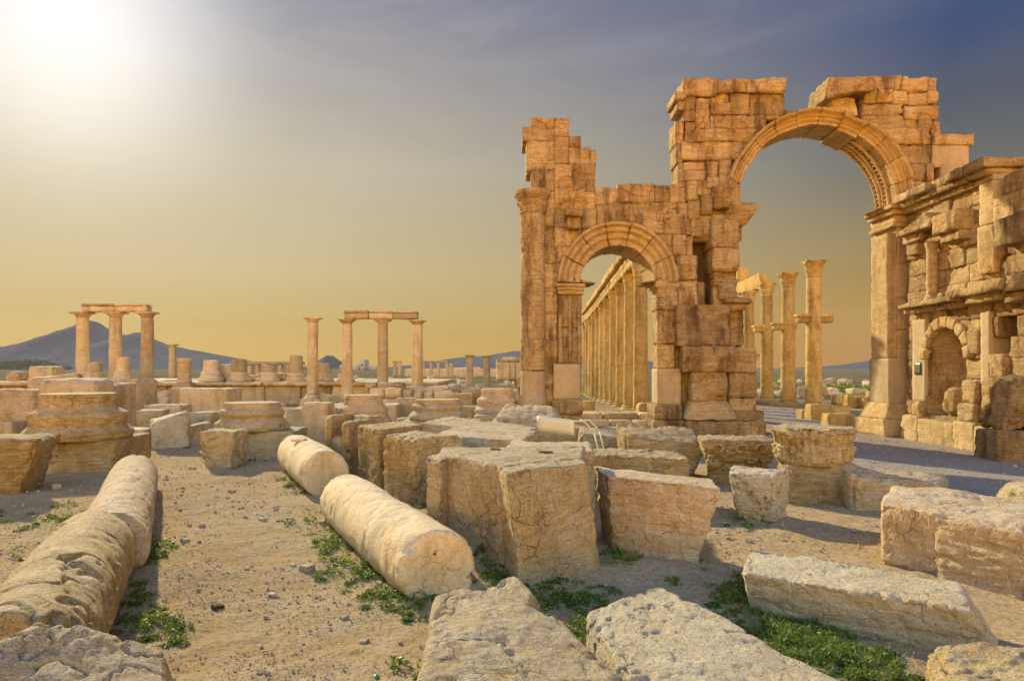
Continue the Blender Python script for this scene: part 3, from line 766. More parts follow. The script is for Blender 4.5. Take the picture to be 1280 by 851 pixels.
mb.hexa([(fx(1101), Y0 - .25, fz(524)), (fx(1145), Y0 - .25, fz(524)), (fx(1145), Y0 + 1.2, fz(524)), (fx(1101), Y0 + 1.2, fz(524)),
         (fx(1109), Y0 - .06, fz(504)), (fx(1140), Y0 - .06, fz(504)), (fx(1140), Y0 + 1.1, fz(504)), (fx(1109), Y0 + 1.1, fz(504))], ds=.05, r=.04, amp=.02, er=.03, strata=.01)
fb(mb, 1099, 524, 1146, 545, pr=.3, d=1.6, amp=.015)
mb.build('pier_base', m_ring, arch)

# wing wall with niche, running towards the viewer on the right
XW = 10.05
def wy(px): return F * XW / (px - 640.0)
def wb(mb, ya, yb, z0, z1, pr=0.0, d=1.0, ds=.07, r=.015, amp=.028, er=.04, strata=.02, jit=.015, post=None, pit=.02, crack=.015):
    xf = XW - pr + RNG.uniform(-jit, jit)
    g = -.004
    # front face looks along -X; FL is the far end (left in the picture)
    c = [(xf, yb - g, z0 + g), (xf, ya + g, z0 + g), (XW + d, ya + g, z0 + g), (XW + d, yb - g, z0 + g)]
    c += [(a, b, z1 - g) for a, b, _ in c]
    def weather(w):
        if post: w = post(w)
        if strata:
            q = w * np.array([.3, 1, 1.]); e = fbm(q / 1.1, 4, 905); e2 = fbm(q / .45 + 7, 3, 906)
            f = np.clip((XW + d - w[:, 0]) / d, 0, 1); w = w.copy(); w[:, 0] += f * (.03 * e + .05 * sstep(.15, .45, e2))
        return w
    mb.hexa(c, ds=ds, r=max(.006, r * .45), amp=amp * .6, er=er * .4, strata=strata, nsc=.45, post=weather, pit=pit, crack=crack, maxn=44)
NY, NR, NZ, NB = 16.65, .72, 1.92, .62      # niche centre, radius, springing height, sill
def push_n(p):
    dy, dz = p[:, 1] - NY, p[:, 2] - NZ; q = p.copy()
    d = np.hypot(dy, dz); k = np.where((dz > 0) & (d < NR), NR / np.maximum(d, 1e-3), 1)
    q[:, 1] = NY + dy * k; q[:, 2] = NZ + dz * k
    lo = (dz <= 0) & (p[:, 2] > NB) & (np.abs(dy) < NR)
    q[lo, 1] = NY + np.where(dy[lo] > 0, NR, -NR)
    return q
mb = MB()
zs = [.0, .6, 1.05, 1.48, 1.92, 2.35, 2.78, 3.15, 3.6, 4.0, 4.42, 4.85, 5.25, 5.62]
for i, (z0, z1) in enumerate(zip(zs[:-1], zs[1:])):
    spans = [(18.35, 12.5)]
    if z0 > NB - .1 and z0 < NZ + NR - .1:
        hw = NR if z1 < NZ + .05 else math.sqrt(NR ** 2 - (max(z0, NZ) + .08 - NZ) ** 2) * .93
        spans = [(18.35, NY + hw), (NY - hw, 12.5)]
    for y, yend in spans:
        while y > yend + .01:
            ya = y - RNG.uniform(.45, .95)
            if ya < yend + .25: ya = yend
            if not (14.35 < (y + ya) / 2 < 15.1 and 1.4 < z0 < 2.7):
                wb(mb, ya, y, z0, z1, pr=RNG.uniform(-.03, .03), post=push_n if (z0 > NZ - .05 and z0 < NZ + NR) else None)
            y = ya
mb.box(XW + .55, XW + 1.6, 12.5, 18.3, 0, 5.5, ds=.25, r=.03, amp=.02)
mb.box(XW + .16, XW + 1.0, 15.2, 18.3, 2.8, 5.4, ds=.25, r=.03, amp=.02)
mb.build('wing_wall', m_arch, arch)
mb = MB()      # niche back, a hollow half cylinder with a half dome
th = np.linspace(-np.pi / 2, np.pi / 2, 40); zz = np.linspace(NB, NZ + NR, 50)
A, B = np.meshgrid(th, zz, indexing='ij')
rad = np.where(B > NZ, np.sqrt(np.maximum(NR ** 2 - (B - NZ) ** 2, 0)), NR) * 1.01
P = np.stack([(XW + .02 + rad * np.cos(A) * .75).ravel(), (NY + rad * np.sin(A)).ravel(), B.ravel()], -1)
P[:, 0] += .035 * fbm(P / .3, 4, 3)
idx = np.arange(A.size).reshape(A.shape)
mb.raw(P, np.stack([idx[:-1, :-1], idx[:-1, 1:], idx[1:, 1:], idx[1:, :-1]], -1).reshape(-1, 4))
mb.box(XW + .03, XW + .5, NY - .3, NY + .28, NB, NB + .62, ds=.05, r=.2, amp=.09, nsc=.25)
nich = mb.build('niche', m_arch, arch)
mb = MB()
for i in range(9):
    t0, t1 = math.pi * i / 9, math.pi * (i + 1) / 9; tm = (t0 + t1) / 2; Rm = NR + .14
    def fm(p, h, tm=tm):
        a = tm - p[:, 0] / Rm; rr = Rm + p[:, 2]
        return np.stack([XW - .10 + p[:, 1] + h[1], NY - rr * np.cos(a) * -1 if False else NY + rr * np.cos(a), NZ + rr * np.sin(a)], -1)
    mb.block(((t1 - t0) * Rm - .01, .5, .27), fm, ds=.05, r=.025, amp=.02, nsc=.2, er=.04)
mb.build('niche_arch', m_ring, nich)
mb = MB()
for ya, yb, z0, z1, o in [(15.8, 18.1, 3.18, 3.30, .42), (15.85, 18.05, 3.05, 3.18, .28), (15.8, 16.35, 3.24, 3.42, .40)]:
    for k in range(3):
        a = ya + (yb - ya) * k / 3; b = ya + (yb - ya) * (k + 1) / 3
        wb(mb, a, b, z0, z1, pr=o + RNG.uniform(-.05, .03), d=.3, ds=.05, er=.06)
mb.build('cornice_shelf', m_arch, arch)
mb = MB()
for ya, yb, z0, z1, o in [(15.7, 16.6, 4.75, 5.2, .40), (15.75, 16.5, 4.55, 4.78, .28), (16.6, 18.1, 4.98, 5.12, .42), (17.3, 18.1, 4.8, 5.0, .25), (16.6, 17.3, 4.66, 4.8, .16), (17.55, 18.0, 4.5, 4.8, .18)]:
    wb(mb, ya, yb, z0, z1, pr=o, d=.3, ds=.05, r=.05, er=.08, amp=.04)
mb.hexa([(XW - .35, 18.1, 5.1), (XW - .35, 16.6, 5.1), (XW, 16.6, 5.1), (XW, 18.1, 5.1), (XW - .38, 17.7, 5.18), (XW - .38, 16.9, 5.38), (XW, 16.9, 5.38), (XW, 17.7, 5.18)], ds=.06, r=.04, amp=.03)
mb.build('pediment', m_arch, arch)
mb = MB(); mb.lathe([(0, 3.28), (.17, 3.28), (.19, 3.36), (.13, 3.44), (.12, 4.5), (.17, 4.66), (0, 4.66)], base=(XW - .1, 17.05, 0), seg=24, ds=.06, amp=.02, nsc=.2)
mb.build('colonnette', m_arch, arch)
mb = MB()
for k in range(5):
    a = 14.9 + 3.4 * k / 5; b = 14.9 + 3.4 * (k + 1) / 5
    wb(mb, a, b, 5.60, 5.74, pr=.12, d=.9, ds=.06); wb(mb, a, b, 5.74, 5.86, pr=.24, d=.9, ds=.06); wb(mb, a - .1, b - .1, 5.86, 6.06, pr=.38 if k != 2 else .25, d=.9, ds=.06, er=.09)
mb.build('cornice', m_arch, arch)
mb = MB()
wb(mb, 14.88, 15.35, 3.7, 4.7, pr=.14, d=.4, amp=.01, er=.02); wb(mb, 14.86, 15.3, 4.7, 5.6, pr=.12, d=.4, amp=.01, er=.02)
mb.build('wall_strip', m_ring, arch)
mb = MB()
for a, b, z0, z1, o in [(14.9, 15.7, 3.25, 3.42, .42), (14.0, 14.9, 3.25, 3.5, .55), (13.2, 14.0, 3.2, 3.5, .5), (14.2, 15.5, 3.08, 3.26, .3), (13.0, 14.2, 3.0, 3.2, .36)]:
    wb(mb, a, b, z0, z1, pr=o, d=.3, ds=.06, er=.08, amp=.04)
mb.build('cornice_fragment', m_arch, arch)
mb = MB()
wb(mb, 13.3, 14.55, 4.15, 4.72, pr=.35, d=.4, r=.06); wb(mb, 13.2, 14.9, 4.72, 5.2, pr=.15, d=.4); wb(mb, 12.6, 14.6, 5.2, 5.62, pr=.1, d=.4)
mb.build('cornice_fragment', m_arch, arch)
mb = MB()
for ya, yb, z1 in [(17.35, 18.1, .55), (15.95, 17.35, .5), (15.2, 15.95, .55), (14.5, 15.2, .5)]:
    wb(mb, ya, yb, -.15, z1, pr=.30, d=.5, r=.05)
mb.build('wing_plinth', m_ring, arch)
mb = MB()
for ya, yb, z0, z1, o in [(15.3, 15.9, .55, .95, .26), (15.38, 15.85, .95, 1.45, .16), (17.4, 18.0, .55, .9, .22), (14.5, 15.1, .5, 1.5, .22), (14.55, 15.05, 1.5, 2.0, .12), (15.35, 15.8, 2.0, 2.6, .1)]:
    if z0 in (.55, .5, 2.0): mb = MB()
    wb(mb, ya, yb, z0, z1, pr=o, d=.4, r=.12, er=.1, amp=.06, ds=.05)
    if z1 in (1.45, .9, 2.0, 2.6): mb.build('half_column_stump', m_arch, arch)
for a_ in ((15.05, 15.35, .5, 2.9, .06), (17.42, 17.98, .9, 2.9, .05)):
    mb = MB(); wb(mb, *a_[:4], pr=a_[4], d=.4, amp=.006, er=.01, strata=0, pit=0, crack=0); mb.build('restored_wall_face', m_new, arch)
mb = MB(); mb.box(XW - .075, XW - .03, 17.58, 17.86, 1.55, 1.85, ds=.06, r=.008, amp=0, er=0); mb.build('plaque', m_dark, arch)

# ------------------------------------------------------------------ loose stones
def rock(name, label, cat, quad, h, mat, zb=None, tops=None, inset=0.0, group=None, build=True, mb=None, **kw):
    """hexahedral block: quad = world (x,y) FL FR BR BL of the top, h = top height or four heights"""
    hs = [h] * 4 if np.isscalar(h) else list(h)
    q = np.array(quad, float); c = q.mean(0)
    bot = tops if tops is not None else (q + (c - q) * inset)
    g = [gz1(p[0], p[1]) for p in q]
    zb_ = [(gi - 0.12) if zb is None else zb for gi in g]
    corners = [(b[0], b[1], z) for b, z in zip(bot, zb_)] + [(p[0], p[1], z) for p, z in zip(q, hs)]
    size = np.mean(np.linalg.norm(q - np.roll(q, 1, 0), axis=1))
    dist = max(3.0, c[1])
    k = dict(ds=max(.011, dist * .003), r=.018, amp=.03, nsc=.4, er=.05, strata=.012, pit=.012, crack=.014, maxn=130); k.update(kw)
    k['pit'] = k['pit'] * .5; k['r'] = k['r'] * .75; k['er'] = k['er'] * .7
    own = mb is None
    mb = mb or MB()
    mb.hexa(corners, **k)
    if not build: return mb
    o = mb.build(name, mat)
    return tag(o, label, cat, group)

# long fallen shaft on the left
def tube(mb, a, b, r0, r1, seg=110, ds=.03, **kw):
    a, b = np.array(a, float), np.array(b, float); L = float(np.linalg.norm(b - a))
    bev = .025
    mb.lathe([(0, 0), (r0 - bev, 0), (r0, bev), (r1, L - bev), (r1 - bev, L), (0, L)], base=tuple(a), axis=tuple(b - a), seg=seg, ds=ds, **kw)
fc = thing('fallen_column', (-3.2, 5.0, 0), 'long fallen column shaft lying broken in two along the left edge of the sandy path', 'column')
mb = MB(); tube(mb, (-2.45, 3.5, .21), (-3.55, 6.12, .21), .345, .335, amp=.024, nsc=.5, endn=.2, pit=.012, crack=.03, chip=.07, ds=.02, seg=150)
mb.build('drum', m_gold, fc)['label'] = 'cracked ochre near drum'
mb = MB(); tube(mb, (-3.47, 6.2, .17), (-5.42, 10.35, .19), .315, .305, amp=.02, nsc=.5, endn=.05, pit=.008, crack=.012, chip=.06)
mb.build('drum', m_rosy, fc)['label'] = 'smoother pinkish far drum'
rock('broken_stone', 'rough jagged grey-gold rock in the bottom left corner against the fallen shaft end', 'stone',
     [(-2.35, 2.4), (-1.25, 2.6), (-1.62, 3.35), (-2.12, 3.25)], [.5, .28, .44, .64], m_fore, ds=.011, amp=.03, nsc=.5, r=.03, er=.05, strata=.01, pit=.004, tops=[(-2.6, 2.2), (-1.05, 2.6), (-1.48, 3.48), (-2.45, 3.4)])
mb = MB(); tube(mb, (-.57, 5.62, .15), (-1.98, 8.55, .17), .325, .315, amp=.018, nsc=.5, endn=.05, pit=.01, crack=.008, chip=.05, ds=.02, seg=150)
tag(mb.build('fallen_column', m_shaft), 'smooth cream fallen column shaft half sunk in sand beside the largest pale block', 'column')
mb = MB(); tube(mb, (-2.62, 10.15, .23), (-3.75, 12.5, .25), .34, .33, amp=.016, nsc=.5, endn=.05, pit=.01, crack=.008, ds=.03, seg=100, chip=.05)
mb.box(-3.52, -3.30, 11.45, 11.6, .55, .595, ds=.03, r=.01, amp=0, er=0)
tag(mb.build('fallen_column', m_shaft), 'short fallen column shaft with a socket on top, in front of the hollowed stone', 'column')

# the big T-shaped block
mb = MB()
kw = dict(build=False, mb=mb)
rock('', '', '', [(-.05, 5.78), (.66, 6.34), (.66, 6.9), (-.13, 6.18)], .90, None, zb=-.15, tops=[(.07, 5.72), (.80, 6.26), (.72, 7.0), (-.05, 6.12)], r=.03, amp=.018, er=.04, crack=.01, ds=.017, **kw)
rock('', '', '', [(-.72, 6.95), (-.07, 6.12), (.66, 6.7), (.78, 7.72)], .905, None, zb=-.15, r=.03, amp=.03, er=.03, strata=.02, ds=.02, **kw)
rock('', '', '', [(-.72, 6.95), (-.07, 6.12), (.72, 7.7), (-.74, 7.62)], .90, None, zb=-.15, r=.03, amp=.03, er=.03, ds=.02, **kw)
rock('', '', '', [(-.82, 6.85), (-.66, 6.66), (-.5, 7.0), (-.72, 7.5)], .885, None, zb=-.1, r=.04, amp=.02, er=.05, ds=.02, **kw)
big = tag(mb.build('stone_block', m_fore), 'largest pale cream block in the centre foreground, with grooved corner and two sockets on top', 'stone block')
mb = MB(); mb.box(.26, .40, 7.0, 7.05, .885, .925, ds=.02, r=.01, amp=.004, er=0)
mb.build('socket', m_core, big)
mb = MB(); mb.box(-.22, -.12, 7.25, 7.33, .885, .925, ds=.02, r=.01, amp=.004, er=0)
mb.build('socket', m_core, big)

rock('stone_slab', 'broad rough cream slab at the bottom centre of the photo, half buried and sloping right', 'stone slab',
     [(-.42, 3.05), (.60, 3.35), (.02, 4.68), (-.47, 4.32)], [.38, .22, .40, .38], m_fore, tops=[(-.5, 3.0), (.72, 3.35), (.1, 4.8), (-.5, 4.38)], ds=.012, amp=.045, er=.09, r=.06, nsc=.5, pit=.008)
rock('stone_slab', 'grey pitted flat slab with a shallow hollow at the bottom of the photo, right of the cream slab', 'stone slab',
     [(.62, 3.0), (1.75, 2.95), (.98, 4.85), (.44, 4.38)], [.25, .27, .30, .27], m_white, ds=.012, amp=.03, er=.06, r=.05, nsc=.4, pit=.018)
rock('stone_slab', 'long flat-topped cream slab with a small slot, lying in front of weeds at the right', 'stone slab',
     [(1.66, 5.22), (2.80, 4.32), (3.08, 4.95), (1.95, 5.98)], [.26, .28, .27, .27], m_white, tops=[(1.75, 5.25), (2.95, 4.25), (3.3, 4.7), (1.95, 5.95)], ds=.014, amp=.025, er=.08, r=.04, nsc=.4, pit=.012, strata=.02)
o = rock('stone_block', 'chunky rosy block with vertical groove and layered sides at the right edge', 'stone block',
     [(3.38, 6.62), (4.02, 5.62), (5.4, 6.5), (4.05, 7.62)], [.50, .47, .5, .5], m_rosy, ds=.016, amp=.04, er=.05, strata=.035, r=.04, nsc=.4, inset=.04)
mb = rock('', '', '', [(3.62, 6.18), (3.98, 5.55), (4.2, 5.9), (3.9, 6.5)], .48, None, build=False, ds=.016, amp=.03, er=.04, strata=.04, r=.05, nsc=.35)
p_ = mb.build('projecting_band', m_rosy, o)
rock('carved_stone', 'low log-shaped carved fragment with hollow, behind the chunky rosy block', 'carved stone',
     [(4.2, 8.95), (5.4, 9.0), (5.95, 9.8), (4.4, 10.25)], [.42, .26, .28, .42], m_rosy, amp=.07, er=.09, pit=.07, r=.12, nsc=.35, inset=.08)
# stack: drum below, carved capital above
rock('stone_drum', 'rough rounded stone carrying the upright carved capital', 'stone',
     [(3.55, 9.5), (4.5, 9.3), (4.8, 10.2), (3.85, 10.4)], .46, m_gold, amp=.07, er=.1, r=.15, nsc=.4, inset=-.03)
def acanthus(mb, fac=(1, 0)): pass
mb = MB()
cxx, cyy = 4.12, 9.85
mb.lathe([(0, .44), (.45, .44), (.485, .5), (.475, .7), (.50, .84), (.50, .93), (0, .93)], base=(cxx, cyy, 0), seg=150, ds=.014, amp=.05, nsc=.16, pit=.05, mod=leaves(2, 13, .045, .48, .88), endn=.03)
tag(mb.build('carved_capital', m_fore), 'round acanthus capital set upright on a rough stone beside the gravel road', 'capital')
mb = MB()
rock('', '', '', [(2.85, 10.9), (4.0, 10.8), (4.1, 11.6), (3.0, 11.75)], .64, None, zb=.28, build=False, mb=mb, amp=.05, nsc=.14, er=.05, pit=.06, r=.03, tops=[(2.98, 11.0), (3.95, 10.9), (4.0, 11.5), (3.1, 11.6)])
rock('', '', '', [(2.98, 11.0), (3.85, 10.95), (3.9, 11.5), (3.1, 11.6)], .32, None, zb=-.1, build=False, mb=mb, amp=.07, nsc=.2, er=.05, pit=.06, r=.05, inset=.15)
o = mb.build('carved_capital', m_gold); tag(o, 'square corner capital with deeply cut leaf scrolls behind the small bleached block', 'capital')
mb = MB()
def scroll(mb, x, y, z, R, flip=1, t=.028):
    for k in range(9):
        a = .3 + k * .52; rr = R * (1 - k * .085)
        mb.lathe([(0, -t), (t * .8, -t * .7), (t, 0), (t * .8, t * .7), (0, t)], base=(x + flip * rr * math.cos(a), y, z + rr * math.sin(a)), seg=12, ds=.02, amp=.012, nsc=.05)
for k in range(3): scroll(mb, 3.12 + k * .32, 10.86 - k * .03, .50, .10, 1 if k % 2 else -1)
for k in range(16):
    x = 2.98 + RNG.random() * .9; z = .12 + RNG.random() * .34
    mb.hexa([(x - .03, 10.93, z), (x + .03, 10.93, z), (x + .03, 11.02, z), (x - .03, 11.02, z), (x - .06, 10.86, z + .11), (x + .06, 10.86, z + .11), (x + .06, 11.0, z + .12), (x - .06, 11.0, z + .12)], ds=.02, r=.02, amp=.025, nsc=.08, er=.02)
mb.build('leaf_carving', m_gold, o)
mb = rock('', '', '', [(2.55, 8.5), (3.0, 8.28), (3.42, 8.75), (2.78, 9.12)], .5, None, build=False, ds=.018, amp=.03, er=.06, pit=.09, r=.03, nsc=.35, tops=[(2.68, 8.5), (3.05, 8.32), (3.32, 8.7), (2.8, 9.0)])
tag(mb.build('stone_block', m_white), 'small bleached block with pitted left face and smooth right face, beside the road', 'stone block')
rock('stone_block', 'wide pinkish slab-like block standing on edge, tapering right, just right of the largest pale block', 'stone block',
     [(.90, 6.98), (1.88, 6.42), (1.95, 7.0), (.86, 7.62)], [.70, .66, .66, .70], m_rosy, tops=[(1.0, 6.92), (1.64, 6.5), (1.7, 6.95), (.95, 7.5)], ds=.016, amp=.035, er=.06, strata=.03, pit=.02, nsc=.5)
rock('stone_block', 'low golden block with chisel dimples behind the pinkish slab-like block', 'stone block',
     [(1.05, 9.5), (2.28, 9.15), (2.25, 10.1), (1.0, 10.4)], .58, m_gold, amp=.05, nsc=.16, er=.06, pit=.04)
rock('stone_block', 'big sloping golden block with knobbly weathered face in front of the middle pier', 'stone block',
     [(1.9, 11.8), (3.12, 11.5), (3.05, 12.3), (1.8, 12.5)], [.62, .48, .72, .76], m_gold, amp=.05, nsc=.15, er=.08, pit=.03, tops=[(2.0, 11.8), (2.85, 11.6), (2.9, 12.2), (1.85, 12.4)])
# row left of the big block
rock('stone_block', 'upright deeply cracked golden block left of the largest pale block', 'stone block',
     [(-1.72, 9.55), (-1.2, 8.95), (-.62, 9.5), (-1.25, 10.4)], [.84, .86, .86, .82], m_gold, amp=.06, er=.09, crack=.045, r=.08, nsc=.3, strata=.01)
rock('stone_block', 'narrow squared golden block with ribbed edge, between the hollowed stone and the deeply cracked block', 'stone block',
     [(-2.35, 10.95), (-1.88, 10.15), (-1.35, 10.9), (-1.75, 11.8)], .86, m_gold, amp=.025, er=.04, crack=.03, r=.025, nsc=.35)
mb = MB()
q = [(-3.2, 12.3), (-2.62, 11.5), (-2.2, 12.5), (-2.9, 13.2)]
kw = dict(build=False, mb=mb, amp=.04, er=.07, r=.08, nsc=.35)
rock('', '', '', q, .58, None, **kw)
rock('', '', '', [(-3.2, 12.3), (-3.02, 12.0), (-2.7, 12.95), (-2.9, 13.2)], .92, None, zb=.4, **kw)
rock('', '', '', [(-2.8, 11.75), (-2.62, 11.5), (-2.2, 12.5), (-2.42, 12.7)], .86, None, zb=.4, **kw)
rock('', '', '', [(-2.75, 12.5), (-2.42, 12.2), (-2.2, 12.55), (-2.9, 13.2)], .90, None, zb=.4, **kw)
tag(mb.build('hollowed_stone', m_gold), 'golden stone with a square hollow cut in its top behind the short fallen shaft', 'stone')
rock('stone_slab', 'flat pinkish slab behind the deeply cracked golden block', 'stone slab', [(-1.2, 10.6), (.15, 9.9), (.4, 11.2), (-1.0, 12.2)], .74, m_rosy, amp=.03, er=.08)
rock('stone_slab', 'long low slab of rough pale stone directly behind the largest pale block', 'stone slab', [(-.1, 8.4), (.95, 8.2), (1.0, 9.3), (0, 9.5)], .78, m_fore, amp=.04, er=.07)
rock('stone_slab', 'pale flat slab tilted toward the pink one, in front of the layered boulder', 'stone slab', [(-1.7, 13.2), (.1, 12.3), (.5, 13.4), (-1.2, 14.5)], [.72, .6, .62, .76], m_fore, amp=.03, er=.06)
# boulder before the left pier
rock('boulder', 'flat layered base stone under the rounded boulder before the left pier', 'stone', [(-.55, 15.3), (1.35, 15.1), (1.7, 16.6), (-.5, 16.9)], .42, m_gold, amp=.05, er=.08, strata=.04, r=.08)
rock('boulder', 'rounded layered boulder in front of the foot of the left pier', 'boulder', [(-.45, 15.5), (1.2, 15.3), (1.0, 16.6), (-.2, 16.8)], [.62, .55, .85, .95], m_rosy, zb=.38, amp=.09, er=.15, strata=.05, r=.25, nsc=.5)
rock('broken_stone', 'rough golden lump right of the cream panel near the arch steps', 'stone', [(1.2, 13.0), (2.0, 12.9), (2.1, 13.8), (1.3, 14.0)], [.55, .45, .5, .6], m_gold, amp=.06, er=.1, r=.1)
rock('broken_stone', 'low pale rubble lump before the arch steps', 'stone', [(1.2, 15.6), (2.6, 15.4), (2.7, 16.2), (1.4, 16.4)], [.35, .3, .35, .4], m_rosy, amp=.06, er=.1, r=.1)
rock('broken_stone', 'low worn block at the foot of the middle pier, left side', 'stone', [(2.9, 16.2), (3.9, 16.0), (4.0, 17.0), (3.0, 17.2)], .3, m_rosy, amp=.06, er=.1, r=.1)
# cream information panel
sg = thing('information_panel', (.55, 12.2, 0), 'cream blank information panel on a bent tube stand between the boulder and the golden blocks', 'information panel')
mb = MB(); mb.hexa([(.42, 12.3, .64), (1.03, 11.95, .60), (1.05, 12.05, .60), (.44, 12.4, .64), (.42, 12.3, .90), (1.03, 11.95, .86), (1.05, 12.05, .86), (.44, 12.4, .90)], ds=.1, r=.01, amp=0, er=0, tint=0)
mb.build('panel', m_cream, sg)
def rod(mb, pts, r, seg=10, **kw):
    for a, b in zip(pts[:-1], pts[1:]):
        a, b = np.array(a, float), np.array(b, float); L = float(np.linalg.norm(b - a))
        mb.lathe([(0, 0), (r, 0), (r, L), (0, L)], base=tuple(a), axis=tuple(b - a), seg=seg, ds=L, amp=0, **kw)
for k, (dx, dy) in enumerate(((0, 0), (.12, .25))):
    mb = MB(); rod(mb, [(1.03 + dx, 12.0 + dy, .84), (1.2 + dx, 11.95 + dy, .84), (1.36 + dx, 11.9 + dy, .66), (1.5 + dx, 11.85 + dy, 0)], .012)
    mb.build('stand_tube', m_cream, sg)

# left edge and bases
rock('stone_block', 'undercut golden block cut off by the left edge of the photo', 'stone block', [(-7.7, 9.7), (-6.55, 9.95), (-6.75, 10.8), (-7.9, 10.8)], .75, m_gold, tops=[(-7.6, 9.9), (-6.95, 10.15), (-7.0, 10.7), (-7.8, 10.8)], amp=.06, er=.1, r=.05)
def attic_base(name, label, x, y, z0, z1, r, mat, plinth=None, pz=None, prof='tall', seg=110, tint=0.2, group=None, pm=None):
    root = thing(name, (x, y, gz1(x, y)), label, 'column base', group)
    h = z1 - z0
    if prof == 'tall':
        pr = [(0, 0), (r * .97, 0), (r * 1.0, h * .06), (r * 1.0, h * .16), (r * .93, h * .24), (r * .86, h * .30), (r * .88, h * .42), (r * .90, h * .50), (r * .87, h * .58), (r * .72, h * .68), (r * .69, h * .80), (r * .70, h * .92), (r * .68, h), (0, h)]
    else:
        pr = [(0, 0), (r * .96, 0), (r * 1.0, h * .10), (r * .99, h * .26), (r * .90, h * .36), (r * .82, h * .44), (r * .84, h * .52), (r * .88, h * .60), (r * .86, h * .72), (r * .76, h * .78), (r * .75, h * .97), (r * .73, h), (0, h)]
    mb = MB(); mb.lathe([(a, b + z0) for a, b in pr], base=(x, y, 0), seg=seg, ds=.03, amp=.022, nsc=.35, pit=.02, crack=.012, strata=.02)
    mb.build('moulding', mat, root)
    if plinth:
        mb = rock('', '', '', plinth, pz, None, build=False, amp=.02, er=.06, strata=.02, ds=.045); mb.build('plinth', pm or mat, root)
    return root
attic_base('column_base', 'massive ochre column base on a square plinth at the left, tallest of the loose bases', -7.75, 12.9, .47, 1.27, .88, m_gold, [(-8.2, 12.0), (-6.85, 12.45), (-6.95, 13.9), (-8.6, 13.7)], .47)
attic_base('column_base', 'pale two-ringed column base on a wide plinth behind the carved corner fragment', -5.3, 14.7, .47, 1.02, .73, m_fore, [(-6.1, 14.1), (-4.3, 14.2), (-4.4, 15.5), (-6.0, 15.5)], .47, 'low')
mb = MB()
rock('', '', '', [(-5.62, 12.85), (-4.93, 12.75), (-4.85, 13.3), (-5.5, 13.4)], .6, None, build=False, mb=mb, tops=[(-5.5, 12.9), (-5.0, 12.8), (-4.9, 13.2), (-5.4, 13.3)], amp=.06, nsc=.15, pit=.06, er=.06)
tag(mb.build('carved_capital', m_fore), 'small upside-down carved leaf capital at the path edge, in front of the two-ringed base', 'capital')
rock('stone_block', 'squared pinkish block just right of the two-ringed base', 'stone block', [(-4.55, 15.6), (-4.0, 15.6), (-4.0, 16.3), (-4.6, 16.3)], .95, m_rosy)
attic_base('column_base', 'rosy column base with a stepped profile above the hollowed stone', -3.3, 16.0, .47, 1.12, .62, m_rosy, [(-3.95, 15.4), (-2.5, 15.3), (-2.5, 16.7), (-4.0, 16.7)], .47, 'tall')
attic_base('column_base', 'low wide pale column base on a row of flat footing stones', -1.75, 17.0, .50, .98, .70, m_fore, None, None, 'low')
attic_base('column_base', 'rounded worn column base nearest the arch, with moulding eroded away', -.38, 18.9, .52, 1.17, .60, m_rosy, None, None, 'tall')
for i, (x0, x1, y, zt, lab) in enumerate([(-2.55, -1.75, 16.6, .50, 'left flat footing stone under the low wide base'), (-1.72, -.72, 16.6, .49, 'right flat footing stone under the low wide base'),
                                          (-.95, -.35, 18.5, .52, 'left squat block under the rounded worn base'), (-.33, .3, 18.5, .50, 'right squat block under the rounded worn base')]):
    rock('footing_stone', lab, 'stone', [(x0, y - .35), (x1, y - .35), (x1, y + .9), (x0, y + .9)], zt, m_fore, amp=.03, er=.06)

# ------------------------------------------------------------------ middle distance, left
def prock(name, label, cat, x0, x1, yt, yb, mat, d=None, yaw=0.0, zg=0.0, group=None, slope=0.0, **kw):
    """stone whose front face fills the photo box; it stands on ground height zg"""
    Y = (H - zg) * F / (yb - HY); X0, X1 = WX(x0, Y), WX(x1, Y); zt = WZ(yt, Y); w = X1 - X0
    d = d or min(1.4, max(.35, w * .7)); c = math.cos(yaw) ; s = math.sin(yaw)
    cx_, cy_ = (X0 + X1) / 2, Y + d / 2
    q = [(cx_ + a * c - b * s, cy_ + a * s + b * c) for a, b in ((-w / 2, -d / 2), (w / 2, -d / 2), (w / 2, d / 2), (-w / 2, d / 2))]
    k = dict(amp=min(.06, .06 * max(w, .3)), er=min(.09, .12 * max(w, .3)), r=.05); k.update(kw)
    return rock(name, label, cat, q, [zt - slope, zt + slope, zt + slope * .6, zt - slope * .6], mat, group=group, zb=zg - .15, **k)
P = prock
P('stone_block', 'rounded upright slab standing directly behind the massive ochre base', 'stone block', 44, 120, 474, 560, m_rosy, d=.8, r=.2)
P('stone_block', 'split upright pair of slabs right of the massive ochre base, nearer half', 'stone block', 119, 133, 482, 549, m_rosy, d=.9)
P('stone_block', 'split upright pair of slabs right of the massive ochre base, right half', 'stone block', 134, 148, 479, 546, m_rosy, d=.9)
P('stone_block', 'long low block at the left edge behind the massive ochre base', 'stone block', -30, 42, 487, 548, m_rosy, d=1.0)
P('broken_stone', 'pale broken slab leaning over the long low block at the left edge', 'stone', 30, 86, 470, 512, m_fore, d=1.2, slope=.12, yaw=.4)
P('broken_stone', 'small pale slab lying at the far left edge above the undercut block', 'stone', -6, 12, 514, 540, m_white, d=.6)
P('broken_stone', 'grey slab fragment with a straight face at the left edge under the small pale slab', 'stone', 0, 15, 527, 551, m_rosy, d=.5)
P('broken_stone', 'leaning broken moulding piece behind the split slabs', 'stone', 139, 178, 477, 523, m_rosy, d=1.0, slope=.15, yaw=-.3)
P('broken_stone', 'small pinkish kerb block at the foot of the split slabs', 'stone', 133, 165, 519, 537, m_rosy, d=.5)
